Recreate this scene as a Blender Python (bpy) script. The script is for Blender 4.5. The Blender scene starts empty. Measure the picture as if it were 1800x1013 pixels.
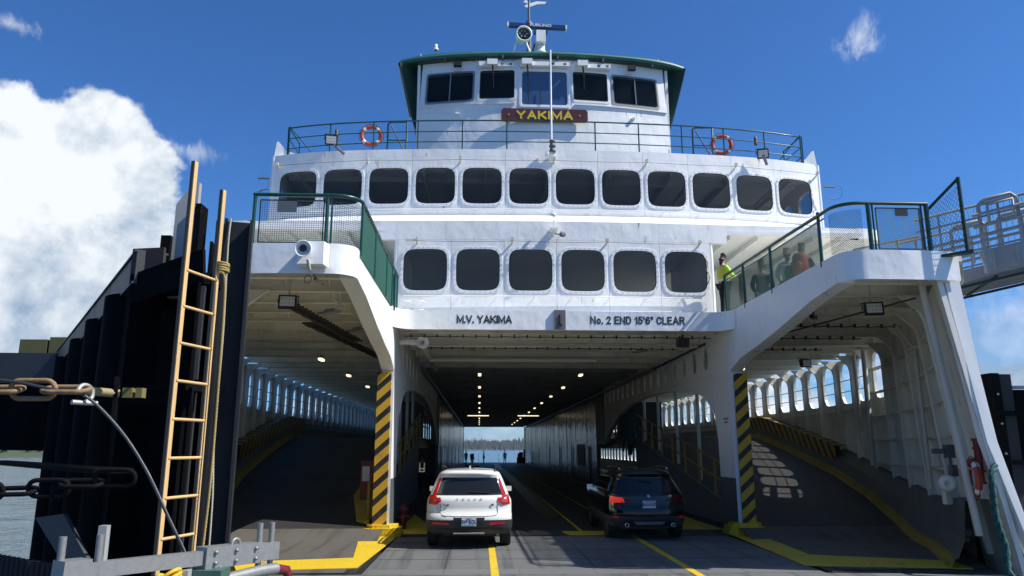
import bpy, math, random
from mathutils import Vector, Matrix, noise
R = random.Random(7)
rad = math.radians
S = bpy.context.scene
COL = S.collection
# ------------------------------------------------------------ camera
cam = bpy.data.objects.new('camera', bpy.data.cameras.new('camera'))
COL.objects.link(cam); S.camera = cam
PITCH, YAW = rad(12.218), rad(2.497)
cam.location = (0, 0, 2.1)
cam.rotation_euler = (math.pi/2 + PITCH, 0, -YAW)
cam.data.sensor_width = 36.0
cam.data.lens = 36.0*1300/1800
cam.data.clip_start = .05; cam.data.clip_end = 12000
S.render.resolution_x, S.render.resolution_y = 1024, 576
S.view_settings.view_transform = 'Standard'; S.view_settings.look = 'None'
S.view_settings.exposure = 0.52; S.view_settings.gamma = 1.0
S.view_settings.use_curve_mapping = False
# ------------------------------------------------------------ light
SUN = Vector((.64, -.17, .75)).normalized()
sl = bpy.data.lights.new('sun', 'SUN'); sl.energy = 4.8; sl.angle = rad(.53); sl.color = (1, .95, .86)
so = bpy.data.objects.new('sun', sl); COL.objects.link(so)
so.rotation_euler = SUN.to_track_quat('Z', 'Y').to_euler()
W = bpy.data.worlds.new('World'); S.world = W; W.use_nodes = True
wt = W.node_tree; wt.nodes.clear()

class NT:
    """tiny node helper"""
    def __init__(s, t): s.t = t
    def n(s, typ, **kw):
        nd = s.t.nodes.new(typ)
        ins = kw.pop('i', {})
        for k, v in kw.items(): setattr(nd, k, v)
        for k, v in ins.items():
            if hasattr(v, 'is_output') or isinstance(v, bpy.types.NodeSocket): s.t.links.new(v, nd.inputs[k])
            else: nd.inputs[k].default_value = v
        return nd
    def m(s, op, a, b=0.0, c=0.0, clamp=False):
        nd = s.n('ShaderNodeMath', operation=op, i={0: a, 1: b, 2: c}); nd.use_clamp = clamp
        return nd.outputs[0]
    def vm(s, op, a, b=None, out=0):
        nd = s.n('ShaderNodeVectorMath', operation=op, i={0: a} if b is None else {0: a, 1: b})
        return nd.outputs[out]
    def noise(s, vec, scale, detail=4, rough=.55, dim='3D', dist=0.0):
        nd = s.n('ShaderNodeTexNoise', noise_dimensions=dim, i={'Vector': vec, 'Scale': scale, 'Detail': detail, 'Roughness': rough, 'Distortion': dist})
        return nd.outputs[0]
    def step(s, v, a, b):
        nd = s.n('ShaderNodeMapRange', interpolation_type='SMOOTHSTEP', i={0: v, 1: a, 2: b, 3: 0.0, 4: 1.0})
        return nd.outputs[0]
    def mix(s, f, a, b, blend='MIX'):
        nd = s.n('ShaderNodeMix', data_type='RGBA', blend_type=blend)
        for k, v in ((0, f), (6, a), (7, b)):
            if isinstance(v, bpy.types.NodeSocket): s.t.links.new(v, nd.inputs[k])
            else: nd.inputs[k].default_value = v if k == 0 else tuple(v)[:3] + (1,)
        return nd.outputs[2]

def raydir(u, v):
    a = (u-900)/1300; b = (506.5-v)/1300
    F = math.cos(PITCH)-b*math.sin(PITCH); Z = math.sin(PITCH)+b*math.cos(PITCH)
    return Vector((a*math.cos(YAW)+F*math.sin(YAW), F*math.cos(YAW)-a*math.sin(YAW), Z)).normalized()

def build_world():
    g = NT(wt)
    sky = g.n('ShaderNodeTexSky', sky_type='NISHITA', sun_disc=False, sun_elevation=math.asin(SUN.z),
              sun_rotation=math.atan2(SUN.x, SUN.y), altitude=0.0, air_density=1.0, dust_density=.35, ozone_density=3.0)
    d = g.n('ShaderNodeTexCoord').outputs['Generated']
    d = g.vm('NORMALIZE', d)
    z = g.n('ShaderNodeSeparateXYZ', i={0: d}).outputs[2]
    n1 = g.noise(d, 6.0, 11, .60, dist=.12)
    n2 = g.noise(g.vm('ADD', d, (3.1, 1.7, .4)), 15.0, 6, .62)
    puff = g.m('ADD', g.m('MULTIPLY', n1, .72), g.m('MULTIPLY', n2, .28))
    puff = g.m('SUBTRACT', puff, .5)
    def blob(u, v, r, amp=1.0, sq=(1, 1, 1)):
        c = raydir(u, v)
        q = g.vm('SUBTRACT', d, tuple(c)); q = g.vm('MULTIPLY', q, sq)
        L = g.vm('LENGTH', q, out=1)
        return g.m('MULTIPLY', g.m('SUBTRACT', 1.0, g.m('DIVIDE', L, r)), amp)
    big = g.m('MAXIMUM', blob(35, 430, .185), blob(-80, 430, .215))
    big = g.m('MAXIMUM', big, blob(160, 290, .10))
    big = g.m('MAXIMUM', big, blob(-420, 480, .30))
    big = g.m('MAXIMUM', big, blob(110, 520, .14))
    bigd = g.step(g.m('ADD', big, g.m('MULTIPLY', puff, 1.25)), .02, .13)
    # low bank of cloud near the horizon, all round
    band = g.m('SUBTRACT', .62, g.m('MULTIPLY', z, 4.3))
    nb = g.noise(g.vm('MULTIPLY', d, (1, 1, 2.6)), 4.2, 9, .6, dist=.2)
    bandd = g.step(g.m('ADD', band, g.m('MULTIPLY', g.m('SUBTRACT', nb, .5), 2.6)), .18, .62)
    # thin high wisps
    w1 = g.m('MAXIMUM', blob(1508, 68, .035, sq=(1, 1, .9)), blob(345, 268, .045, sq=(.8, .8, 2.4)))
    w1 = g.m('MAXIMUM', w1, blob(22, 42, .035, sq=(1, 1, 2.4)))
    w1 = g.m('MAXIMUM', w1, g.m('MULTIPLY', blob(1740, 600, .13, sq=(.5, .5, 1.4)), 1.5))
    nw = g.noise(g.vm('MULTIPLY', d, (3.0, 1.2, 1.2)), 16.0, 9, .68, dist=.8)
    wisp = g.m('MULTIPLY', g.step(g.m('ADD', w1, g.m('MULTIPLY', g.m('SUBTRACT', nw, .55), 2.4)), .1, 1.15), .55)
    dens = g.m('MAXIMUM', g.m('MAXIMUM', bigd, bandd), wisp)
    # cloud relief: brightness from the difference of the puff field towards the sun
    dd = g.vm('ADD', d, tuple(SUN*.035))
    n1s = g.noise(dd, 6.0, 11, .60, dist=.12)
    rel = g.m('ADD', .44, g.m('MULTIPLY', g.m('SUBTRACT', n1, n1s), 4.4))
    soft = g.noise(g.vm('ADD', d, (7, 2, 5)), 3.1, 5, .55)
    rel = g.m('ADD', rel, g.m('MULTIPLY', g.m('SUBTRACT', soft, .5), 2.3))
    rel = g.m('ADD', rel, g.m('MULTIPLY', g.step(z, .10, .42), .50))
    rel = g.m('MINIMUM', g.m('MAXIMUM', rel, 0.0), 1.0)
    ccol = g.mix(rel, (.22, .31, .43), (.66, .69, .72))
    tint = g.mix(1.0, sky.outputs[0], (.42, .83, 1.34), 'MULTIPLY')
    b1 = g.n('ShaderNodeBackground', i={0: tint, 1: .074})
    b2 = g.n('ShaderNodeBackground', i={0: ccol, 1: 1.0})
    mx = g.n('ShaderNodeMixShader', i={0: dens, 1: b1.outputs[0], 2: b2.outputs[0]})
    g.n('ShaderNodeOutputWorld', i={0: mx.outputs[0]})
build_world()
# ------------------------------------------------------------ materials
MATS = {}
def mat(name, col, rough=.5, metal=0.0, dirt=0.0, dirtcol=(.05, .045, .04), rust=0.0, bump=0.0, bscale=1.0,
        grain=0.0, gscale=60.0, streak=0.0, coat=0.0, emit=None, spec=.5, coordscale=1.0, dscale=1.3, tracks=0.0, wear=0.0, wearcol=(.11, .11, .11)):
    if name in MATS: return MATS[name]
    m = bpy.data.materials.new(name); m.use_nodes = True; MATS[name] = m
    t = m.node_tree; t.nodes.clear(); g = NT(t)
    P = g.n('ShaderNodeBsdfPrincipled')
    out = g.n('ShaderNodeOutputMaterial', i={0: P.outputs[0]})
    P.inputs['Roughness'].default_value = rough; P.inputs['Metallic'].default_value = metal
    P.inputs['Specular IOR Level'].default_value = spec
    P.inputs['Coat Weight'].default_value = coat
    P.inputs['Coat Roughness'].default_value = .04
    pos = g.n('ShaderNodeTexCoord').outputs['Object']
    c = None
    base = tuple(col)+(1,)
    n0 = g.noise(pos, dscale*.35, 4, .5)
    c = g.mix(g.step(n0, .3, .7), [x*.93 for x in col], [min(1, x*1.05) for x in col])
    if dirt:
        nd = g.noise(g.vm('MULTIPLY', pos, (1, 1, .35)), dscale, 7, .65)
        f = g.m('MULTIPLY', g.step(nd, .46, .78), dirt)
        c = g.mix(f, c, dirtcol)
        r2 = g.m('ADD', rough, g.m('MULTIPLY', f, .25)); t.links.new(r2, P.inputs['Roughness'])
    if streak:
        ns = g.noise(g.vm('MULTIPLY', pos, (5.5, 5.5, .22)), 2.2, 5, .6)
        c = g.mix(g.m('MULTIPLY', g.step(ns, .54, .78), streak), c, dirtcol)
    if rust:
        nr = g.noise(g.vm('MULTIPLY', pos, (2.6, 2.6, .5)), 2.6, 8, .7, dist=.3)
        nr2 = g.noise(pos, .8, 3)
        f = g.m('MULTIPLY', g.step(g.m('ADD', nr, g.m('MULTIPLY', g.m('SUBTRACT', nr2, .5), .25)), .635, .74), rust)
        c = g.mix(f, c, (.20, .075, .025))
    if tracks:
        nt = g.noise(g.vm('MULTIPLY', pos, (2.3, .07, 1)), 1.6, 4, .6); c = g.mix(g.m('MULTIPLY', g.step(nt, .50, .66), tracks), c, [x*.42 for x in col])
        nt = g.noise(g.vm('MULTIPLY', pos, (1.5, 1.0, 1)), 1.1, 6, .7); c = g.mix(g.m('MULTIPLY', g.step(nt, .60, .70), tracks*.8), c, [min(1, x*1.45) for x in col])
    if wear:
        nw = g.noise(pos, 7.0, 9, .75); nw2 = g.noise(pos, .9, 3)
        c = g.mix(g.m('MULTIPLY', g.step(g.m('ADD', nw, g.m('MULTIPLY', g.m('SUBTRACT', nw2, .5), .5)), .60, .66), wear), c, wearcol)
    if grain:
        ng = g.noise(pos, gscale, 3, .7)
        c = g.mix(g.m('MULTIPLY', g.step(ng, .35, .7), grain), c, [x*.55 for x in col])
    t.links.new(c, P.inputs['Base Color'])
    if bump:
        nb = g.noise(g.vm('MULTIPLY', pos, (1, 1, .8)), bscale, 3, .5)
        b = g.n('ShaderNodeBump', i={'Strength': 1.0, 'Distance': bump, 'Height': nb})
        t.links.new(b.outputs[0], P.inputs['Normal'])
    if emit:
        P.inputs['Emission Color'].default_value = tuple(emit[0])+(1,)
        P.inputs['Emission Strength'].default_value = emit[1]
    return m

def hazard_mat(name, axes, period, yel=(.62, .36, .02), blk=(.015, .015, .017)):
    m = bpy.data.materials.new(name); m.use_nodes = True; MATS[name] = m
    t = m.node_tree; g = NT(t); P = t.nodes['Principled BSDF']
    pos = g.n('ShaderNodeTexCoord').outputs['Object']
    dt = g.vm('DOT_PRODUCT', pos, tuple(axes), out=1)
    fr = g.m('FRACT', g.m('ADD', g.m('DIVIDE', dt, period), 50.0))
    f = g.step(fr, .555, .565); f2 = g.m('LESS_THAN', fr, .993)
    f = g.m('MULTIPLY', f, f2)
    nz = g.noise(pos, 3.0, 7, .65)
    c = g.mix(f, yel, blk)
    c = g.mix(g.m('MULTIPLY', g.step(nz, .5, .75), .35), c, (.12, .10, .07))
    t.links.new(c, P.inputs['Base Color']); P.inputs['Roughness'].default_value = .45
    return m

def glass_mat(name, tint=(.03, .035, .04), see=.35, rough=.02, tcol=(.55, .6, .62)):
    m = bpy.data.materials.new(name); m.use_nodes = True; MATS[name] = m
    t = m.node_tree; t.nodes.clear(); g = NT(t)
    P = g.n('ShaderNodeBsdfPrincipled', i={'Base Color': tint+(1,), 'Roughness': rough, 'IOR': 1.5})
    T = g.n('ShaderNodeBsdfTransparent', i={0: tcol+(1,)})
    mx = g.n('ShaderNodeMixShader', i={0: 1-see, 1: T.outputs[0], 2: P.outputs[0]})
    g.n('ShaderNodeOutputMaterial', i={0: mx.outputs[0]})
    return m

WHITE = mat('ship_white_paint', (.86, .865, .85), .36, rust=1.0, streak=.10, dirt=.08, dirtcol=(.45, .40, .33), bump=.036, bscale=1.5)
WHITE2 = mat('ship_white_trim', (.84, .845, .83), .4, rust=.35, streak=.12, dirtcol=(.30, .22, .15))
CREAM = mat('overhead_cream_paint', (.84, .81, .68), .5, rust=.7, dirt=.35, dirtcol=(.22, .18, .12), streak=.15)
HULLIN = mat('hull_inner_paint', (.80, .79, .71), .5, rust=1.0, dirt=.5, dirtcol=(.28, .23, .16), streak=.5, bump=.01)
CEIL2 = mat('tunnel_overhead_shade_tone', (.27, .27, .25), .42, dirt=.4, dirtcol=(.03, .03, .03), rust=.2)  # overhead colour darkened to paint in the gloom deep in the tunnel
GREYP = mat('grey_lower_paint', (.10, .11, .12), .5, dirt=.35, dirtcol=(.03, .028, .026), rust=.4)
GREEN = mat('green_rail_paint', (.004, .058, .042), .32, dirt=.2, dirtcol=(.02, .03, .025), coat=.2)
GREENR = mat('green_roof_paint', (.035, .14, .095), .45, dirt=.3, dirtcol=(.10, .16, .12))
GCANVAS = mat('green_canvas', (.008, .085, .060), .75, grain=.3, gscale=40)
DARKG = mat('dark_green_panel', (.010, .05, .035), .5, dirt=.3)
YEL = mat('yellow_floor_paint', (.66, .46, .02), .55, dirt=.30, dirtcol=(.30, .21, .05), grain=.25, gscale=14, dscale=2.5, bump=.006, bscale=9, wear=.75)
KERBY = mat('kerb_worn_yellow', (.34, .25, .03), .6, dirt=.6, dirtcol=(.10, .08, .04), grain=.3, gscale=14, dscale=2.0, wear=.9, wearcol=(.05, .05, .045))
YRAIL = mat('yellow_rail_paint', (.28, .18, .02), .4, dirt=.3, rust=.3)
DECKM = mat('deck_nonskid', (.026, .028, .030), .55, dirt=.5, dirtcol=(.03, .03, .032), grain=.4, gscale=120, rust=.15, bump=.004, bscale=40, dscale=.8, tracks=.7)
RAMPM = mat('side_ramp_nonskid_shaded', (.026, .026, .025), .6, dirt=.5, dirtcol=(.03, .028, .026), grain=.5, gscale=60, rust=.3, bump=.006, bscale=18, dscale=.9)  # ramp surface darkened in colour to stand for the shade on it
BLACK = mat('black_plastic', (.012, .012, .013), .45)
RUBBER = mat('black_rubber', (.014, .014, .016), .75, grain=.4, gscale=30)
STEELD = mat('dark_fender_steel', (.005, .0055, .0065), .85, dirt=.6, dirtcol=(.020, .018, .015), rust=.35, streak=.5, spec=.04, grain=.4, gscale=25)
BEAMG = mat('weathered_beam_steel', (.040, .042, .044), .55, dirt=.6, dirtcol=(.03, .028, .026), rust=.5, streak=.5)
LSHADE = mat('ladder_shaded_flange', (.13, .085, .05), .6, rust=.8, dirt=.5, dirtcol=(.04, .03, .02), dscale=4)  # shade on the flanges painted as a darker brown, with rust
GALV = mat('galvanised_steel', (.27, .275, .27), .45, metal=.45, dirt=.4, dirtcol=(.20, .20, .19), grain=.3, gscale=25, rust=.12)
GALVD = mat('galvanised_dull', (.36, .36, .35), .55, metal=.25, dirt=.4, dirtcol=(.12, .12, .12), rust=.2)
PIPE = mat('pipe_paint', (.55, .54, .47), .45, rust=.6, dirt=.3, dirtcol=(.2, .16, .1))
CABLE = mat('cable_dark', (.05, .045, .035), .6)
LAMP = mat('lamp_lit', (.8, .78, .6), .5, emit=((1, .86, .55), 1.1))
RED = mat('red_paint', (.20, .014, .012), .4, dirt=.3, dirtcol=(.1, .02, .02))
ORANGE = mat('ring_orange', (.50, .06, .03), .55, dirt=.3, dirtcol=(.35, .1, .05))
WSTRIP = mat('reflective_white', (.75, .76, .74), .4)
PANE = glass_mat('window_glass', (.016, .019, .023), .66, tcol=(.72, .75, .78))
CARGLASS = glass_mat('car_glass', (.008, .009, .010), .12)
HAZV = hazard_mat('hazard_post_stripes', (-.9, 0, 1.0), .40)
HAZH = hazard_mat('hazard_band_stripes', (0, 1.0, -.9), .55, yel=(.40, .25, .02))
LADY = mat('ladder_yellow_paint', (.62, .40, .17), .55, rust=1.0, dirt=.45, dirtcol=(.30, .2, .1), dscale=3)
INTER = mat('cabin_interior', (.78, .77, .73), .6)
BOLT = mat('window_bolt', (.42, .43, .44), .4, metal=.3)
# ------------------------------------------------------------ mesh builder
class MB:
    def __init__(s): s.v = []; s.f = []; s.sm = []; s.mi = []
    def add(s, vs, fs, smooth=False, mi=0):
        o = len(s.v); s.v += [tuple(v) for v in vs]
        for f in fs: s.f.append([o+i for i in f]); s.sm.append(smooth); s.mi.append(mi)
        return s
    def box(s, c, d, rot=None, mi=0):
        x, y, z = d[0]/2, d[1]/2, d[2]/2
        vs = [Vector((i*x, j*y, k*z)) for i in (-1, 1) for j in (-1, 1) for k in (-1, 1)]
        if rot is not None: vs = [rot @ v for v in vs]
        c = Vector(c)
        return s.add([v+c for v in vs], [(0, 1, 3, 2), (4, 6, 7, 5), (0, 4, 5, 1), (2, 3, 7, 6), (0, 2, 6, 4), (1, 5, 7, 3)], mi=mi)
    def bx(s, a, b, mi=0):
        return s.box([(a[i]+b[i])/2 for i in range(3)], [abs(b[i]-a[i]) for i in range(3)], mi=mi)
    def bar(s, p0, p1, w, h, up=(0, 0, 1), mi=0):
        p0 = Vector(p0); p1 = Vector(p1); d = (p1-p0); L = d.length
        if L < 1e-6: return s
        d /= L; up = Vector(up)
        if abs(d.dot(up)) > .99: up = Vector((0, 1, 0)) if abs(d.y) < .9 else Vector((1, 0, 0))
        x = d.cross(up).normalized(); z = x.cross(d)
        rot = Matrix((x, d, z)).transposed()
        return s.box((p0+p1)/2, (w, L, h), rot, mi)
    def tube(s, pts, r, n=8, cap=True, smooth=True, mi=0):
        pts = [Vector(p) for p in pts]; m = len(pts)
        rs = r if isinstance(r, (list, tuple)) else [r]*m
        rings = []; prev = None
        for i, p in enumerate(pts):
            t = (pts[min(i+1, m-1)]-pts[max(i-1, 0)]).normalized()
            if prev is None:
                a = Vector((0, 0, 1)) if abs(t.z) < .9 else Vector((1, 0, 0))
                x = t.cross(a).normalized()
            else: x = (prev - t*prev.dot(t)).normalized()
            prev = x; y = t.cross(x)
            rings.append([p+(x*math.cos(2*math.pi*k/n)+y*math.sin(2*math.pi*k/n))*rs[i] for k in range(n)])
        vs = [v for ring in rings for v in ring]
        fs = [(i*n+k, i*n+(k+1) % n, (i+1)*n+(k+1) % n, (i+1)*n+k) for i in range(m-1) for k in range(n)]
        s.add(vs, fs, smooth, mi)
        if cap:
            s.add(rings[0], [tuple(range(n))[::-1]], False, mi); s.add(rings[-1], [tuple(range(n))], False, mi)
        return s
    def lathe(s, prof, c=(0, 0, 0), axis=(0, 0, 1), n=20, smooth=True, mi=0):
        q = Vector((0, 0, 1)).rotation_difference(Vector(axis).normalized()); c = Vector(c)
        vs = []
        for (r, z) in prof:
            for k in range(n):
                a = 2*math.pi*k/n; vs.append(c+q @ Vector((r*math.cos(a), r*math.sin(a), z)))
        fs = [(i*n+k, i*n+(k+1) % n, (i+1)*n+(k+1) % n, (i+1)*n+k) for i in range(len(prof)-1) for k in range(n)]
        return s.add(vs, fs, smooth, mi)
    def torus(s, c, R_, r, axis=(0, 1, 0), n=28, m=10, smooth=True, mi=0, a0=0, a1=None):
        q = Vector((0, 0, 1)).rotation_difference(Vector(axis).normalized()); c = Vector(c)
        full = a1 is None; a1 = 2*math.pi if full else a1
        nn = n if full else n+1; vs = []
        for i in range(nn):
            A = a0+(a1-a0)*i/n
            for k in range(m):
                B = 2*math.pi*k/m
                vs.append(c+q @ Vector(((R_+r*math.cos(B))*math.cos(A), (R_+r*math.cos(B))*math.sin(A), r*math.sin(B))))
        fs = [(i*m+k, i*m+(k+1) % m, ((i+1) % nn)*m+(k+1) % m, ((i+1) % nn)*m+k) for i in range(n) for k in range(m)]
        return s.add(vs, fs, smooth, mi)
    def prism(s, poly, f, d0, d1, mi=0):
        """poly: list of 2d points (may be concave), f(a,b,d)->3d"""
        n = len(poly)
        vs = [f(a, b, d0) for a, b in poly]+[f(a, b, d1) for a, b in poly]
        from mathutils.geometry import tessellate_polygon
        tri = tessellate_polygon([[Vector((a, b, 0)) for a, b in poly]])
        fs = [tuple(t) for t in tri]+[tuple(n+i for i in t)[::-1] for t in tri]
        fs += [(i, (i+1) % n, n+(i+1) % n, n+i) for i in range(n)]
        return s.add(vs, fs, mi=mi)
    def strip(s, A, B, smooth=False, mi=0):
        n = len(A); return s.add(list(A)+list(B), [(i, i+1, n+i+1, n+i) for i in range(n-1)], smooth, mi)
    def build(s, name, m, parent=None, label=None, kind=None, local=False, fixn=True):
        me = bpy.data.meshes.new(name); me.from_pydata(s.v, [], s.f)
        for mm in (m if isinstance(m, (list, tuple)) else [m]): me.materials.append(mm)
        me.polygons.foreach_set('use_smooth', s.sm)
        me.polygons.foreach_set('material_index', s.mi)
        me.update()
        o = bpy.data.objects.new(name, me); COL.objects.link(o)
        if parent is not None: setpar(o, parent, local)
        if label: o['label'] = label
        if kind: o['kind'] = kind
        return o
WM = {}
def setpar(o, p, local=False):
    o.parent = p
    if not local:
        M = WM.get(p.name)
        if M is not None: o.matrix_parent_inverse = M.inverted()
def tag(o, label=None, cat=None, group=None, kind=None):
    if label: o['label'] = label
    if cat: o['category'] = cat
    if group: o['group'] = group
    if kind: o['kind'] = kind
    return o
def thing(name, loc, label, cat, rz=0.0, group=None):
    e = bpy.data.objects.new(name, None); COL.objects.link(e)
    e.location = loc; e.rotation_euler = (0, 0, rz); e.empty_display_size = .3
    WM[e.name] = Matrix.Translation(Vector(loc)) @ Matrix.Rotation(rz, 4, 'Z')
    return tag(e, label, cat, group)
def dup(src, parent=None, loc=None, rz=None):
    """copy an object with its children and grandchildren"""
    kids = [c for c in ALLKIDS(src)]
    c = src.copy(); COL.objects.link(c)
    if parent is not None: c.parent = parent
    if loc is not None: c.location = loc
    if rz is not None: c.rotation_euler = (0, 0, rz)
    for k in kids: dup(k, c)
    return c
def ALLKIDS(o): return [k for k in bpy.data.objects if k.parent == o]
def at_copy(o, loc, rz=None):
    c = o.copy(); COL.objects.link(c); c.location = loc
    if rz is not None: c.rotation_euler = (0, 0, rz)
    return c
def text_obj(body, size, m, parent, name, loc, rot, depth=.004, bold=.0, sx=1.0, local=False, spacing=1.0):
    cu = bpy.data.curves.new(name, 'FONT'); cu.body = body; cu.size = size; cu.extrude = depth
    cu.align_x = 'CENTER'; cu.align_y = 'CENTER'; cu.offset = bold; cu.resolution_u = 3; cu.space_character = spacing
    o = bpy.data.objects.new(name, cu); COL.objects.link(o)
    dg = bpy.context.evaluated_depsgraph_get()
    me = bpy.data.meshes.new_from_object(o.evaluated_get(dg)); bpy.data.objects.remove(o); bpy.data.curves.remove(cu)
    M = Matrix.Translation(Vector(loc)) @ rot.to_4x4() @ Matrix.Diagonal((sx, 1, 1, 1))
    me.transform(M); me.materials.clear(); me.materials.append(m); me.name = name
    o = bpy.data.objects.new(name, me); COL.objects.link(o)
    if parent is not None: setpar(o, parent, local)
    return o
GLY_ = {
 'M': (.86, [[(0,0),(0,1),(.43,.12),(.86,1),(.86,0)]]), 'V': (.74, [[(0,1),(.37,0),(.74,1)]]), 'Y': (.72, [[(0,1),(.36,.45),(.72,1)], [(.36,.45),(.36,0)]]),
 'A': (.74, [[(0,0),(.37,1),(.74,0)], [(.14,.30),(.60,.30)]]), 'K': (.68, [[(0,0),(0,1)], [(.66,1),(0,.38)], [(.22,.56),(.70,0)]]), 'I': (.0, [[(0,0),(0,1)]]),
 'N': (.66, [[(0,0),(0,1),(.66,0),(.66,1)]]), 'o': (.48, [[(.24+.24*math.cos(t*math.pi/6), .33+.33*math.sin(t*math.pi/6)) for t in range(13)]]),
 '2': (.52, [[(.02,.76),(.08,.92),(.26,1),(.44,.93),(.51,.76),(.45,.56),(.02,.0),(.54,0)]]), 'E': (.52, [[(.54,0),(0,0),(0,1),(.53,1)], [(0,.53),(.48,.53)]]),
 'D': (.62, [[(0,0),(0,1),(.30,1),(.50,.90),(.60,.70),(.62,.5),(.60,.3),(.50,.10),(.30,0),(0,0)]]), '1': (.22, [[(0,.74),(.22,1),(.22,0)]]),
 '5': (.52, [[(.48,1),(.10,1),(.05,.53),(.26,.62),(.44,.55),(.52,.34),(.44,.08),(.24,0),(.07,.05),(0,.20)]]), "'": (.0, [[(0,.70),(0,1)]]), '"': (.16, [[(0,.70),(0,1)], [(.16,.70),(.16,1)]]),
 '6': (.52, [[(.47,.85),(.38,.98),(.24,1),(.08,.88),(.01,.62),(.01,.30),(.08,.08),(.26,0),(.45,.07),(.52,.30),(.45,.52),(.28,.60),(.10,.52),(.02,.36)]]),
 'C': (.60, [[(.60,.72),(.50,.93),(.32,1),(.12,.92),(.01,.68),(.0,.32),(.12,.08),(.32,0),(.50,.07),(.61,.28)]]), 'L': (.48, [[(0,1),(0,0),(.50,0)]]),
 'R': (.62, [[(0,0),(0,1),(.38,1),(.56,.93),(.60,.76),(.55,.58),(.38,.50),(0,.50)], [(.34,.50),(.64,0)]]), '.': (.0, [[(0,-.02),(0,.08)]])}
def sign_letters(body, h, thick, xc, y, zbase, m, parent, sx=1.0, gap=.26, depth=.006):
    adv = []; x = 0
    for ch in body:
        if ch == ' ': x += .42; continue
        w = GLY_[ch][0]; adv.append((ch, x)); x += w+gap
    tot = (x-gap)*h*sx
    for ch, px in adv:
        mb = MB(); t = thick*h
        for k, pl in enumerate(GLY_[ch][1]):
            P_ = [(xc-tot/2+(px+a)*h*sx, zbase+t/2+b*(h-t)) for a, b in pl]
            L_ = []; R_ = []
            for i, p in enumerate(P_):
                a = Vector(P_[max(i-1, 0)]); b = Vector(P_[i]); c = Vector(P_[min(i+1, len(P_)-1)])
                d1 = (b-a) if i else (c-b); d2 = (c-b) if i < len(P_)-1 else (b-a)
                if len(P_) > 2 and P_[0] == P_[-1] and i in (0, len(P_)-1): d1 = Vector(P_[-1])-Vector(P_[-2]); d2 = Vector(P_[1])-Vector(P_[0])
                d1.normalize(); d2.normalize(); n1 = Vector((-d1.y, d1.x)); n2 = Vector((-d2.y, d2.x)); q = n1+n2
                q = q/(q.length*max(.45, (q.normalized()).dot(n1))) if q.length > .2 else n1
                e = Vector((0, 0))
                if i == 0 and not (P_[0] == P_[-1]): e = -d1*t/2*.9
                if i == len(P_)-1 and not (P_[0] == P_[-1]): e = d2*t/2*.9
                L_.append(b+q*t/2+e); R_.append(b-q*t/2+e)
            yy = y-depth-.0006*k; n = len(P_)
            vs = [(p.x, yy, p.y) for p in L_]+[(p.x, yy, p.y) for p in R_]+[(p.x, y, p.y) for p in L_]+[(p.x, y, p.y) for p in R_]
            fs = []
            for i in range(n-1): fs += [(n+i, n+i+1, i+1, i), (i, i+1, 2*n+i+1, 2*n+i), (n+i+1, n+i, 3*n+i, 3*n+i+1)]
            fs += [(0, 2*n, 3*n, n), (n-1, 2*n-1, 4*n-1, 3*n-1)]
            mb.add(vs, fs)
        mb.build('letter', m, parent)
FACE = Matrix.Rotation(math.pi/2, 3, 'X')     # text standing up, read from -Y
def sup(th, a, b, n=5.0):
    c, s_ = math.cos(th), math.sin(th)
    r = (abs(c/a)**n+abs(s_/b)**n)**(-1/n); return r*c, r*s_
def interp(tab, y):
    if y <= tab[0][0]: return tab[0][1]
    for (a, b), (c, d) in zip(tab, tab[1:]):
        if y <= c: return b+(d-b)*(y-a)/(c-a)
    return tab[-1][1]
def angles(w, h, n=40):
    """angle list hitting the corners of a w x h rectangle"""
    L = [2*math.pi*k/n for k in range(n)]
    for sx in (-1, 1):
        for sy in (-1, 1): L.append(math.atan2(sy*h, sx*w) % (2*math.pi))
    return sorted(set(round(a, 6) for a in L))
def plate(mb, f, s0, s1, z0, z1, hole=None, th=.05, mi=0, n=36):
    """flat plate on the mapping f(s,z,d); d grows inwards. hole=(s,z,halfw,halfh,power)"""
    if hole is None:
        ns = 4
        for i in range(ns):
            a, b = s0+(s1-s0)*i/ns, s0+(s1-s0)*(i+1)/ns
            mb.add([f(a, z0, 0), f(b, z0, 0), f(b, z1, 0), f(a, z1, 0), f(a, z0, th), f(b, z0, th), f(b, z1, th), f(a, z1, th)],
                   [(0, 1, 2, 3), (5, 4, 7, 6), (0, 4, 5, 1), (3, 2, 6, 7)]+([(0, 3, 7, 4)] if i == 0 else [])+([(1, 5, 6, 2)] if i == ns-1 else []), mi=mi)
        return
    hs, hz, a, b, p = hole
    # angles through the corners of the bay, seen from the hole centre
    cor = [math.atan2(zz-hz, ss-hs) % (2*math.pi) for ss in (s0, s1) for zz in (z0, z1)]
    A = sorted(set([round(2*math.pi*k/n, 6) for k in range(n)]+[round(c, 6) for c in cor]))
    O = []; I = []
    for t in A:
        c, s_ = math.cos(t), math.sin(t); r = 1e9
        if c > 1e-9: r = min(r, (s1-hs)/c)
        if c < -1e-9: r = min(r, (s0-hs)/c)
        if s_ > 1e-9: r = min(r, (z1-hz)/s_)
        if s_ < -1e-9: r = min(r, (z0-hz)/s_)
        O.append((hs+r*c, hz+r*s_)); x, y = sup(t, a, b, p); I.append((hs+x, hz+y))
    m = len(A); q = lambda L, d: [f(s_, z_, d) for s_, z_ in L]
    vs = q(O, 0)+q(I, 0)+q(I, th)+q(O, th)
    fs = []
    for i in range(m):
        j = (i+1) % m
        fs += [(i, j, m+j, m+i), (m+i, m+j, 2*m+j, 2*m+i), (2*m+i, 2*m+j, 3*m+j, 3*m+i), (3*m+i, 3*m+j, j, i)]
    mb.add(vs, fs, mi=mi)
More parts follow.
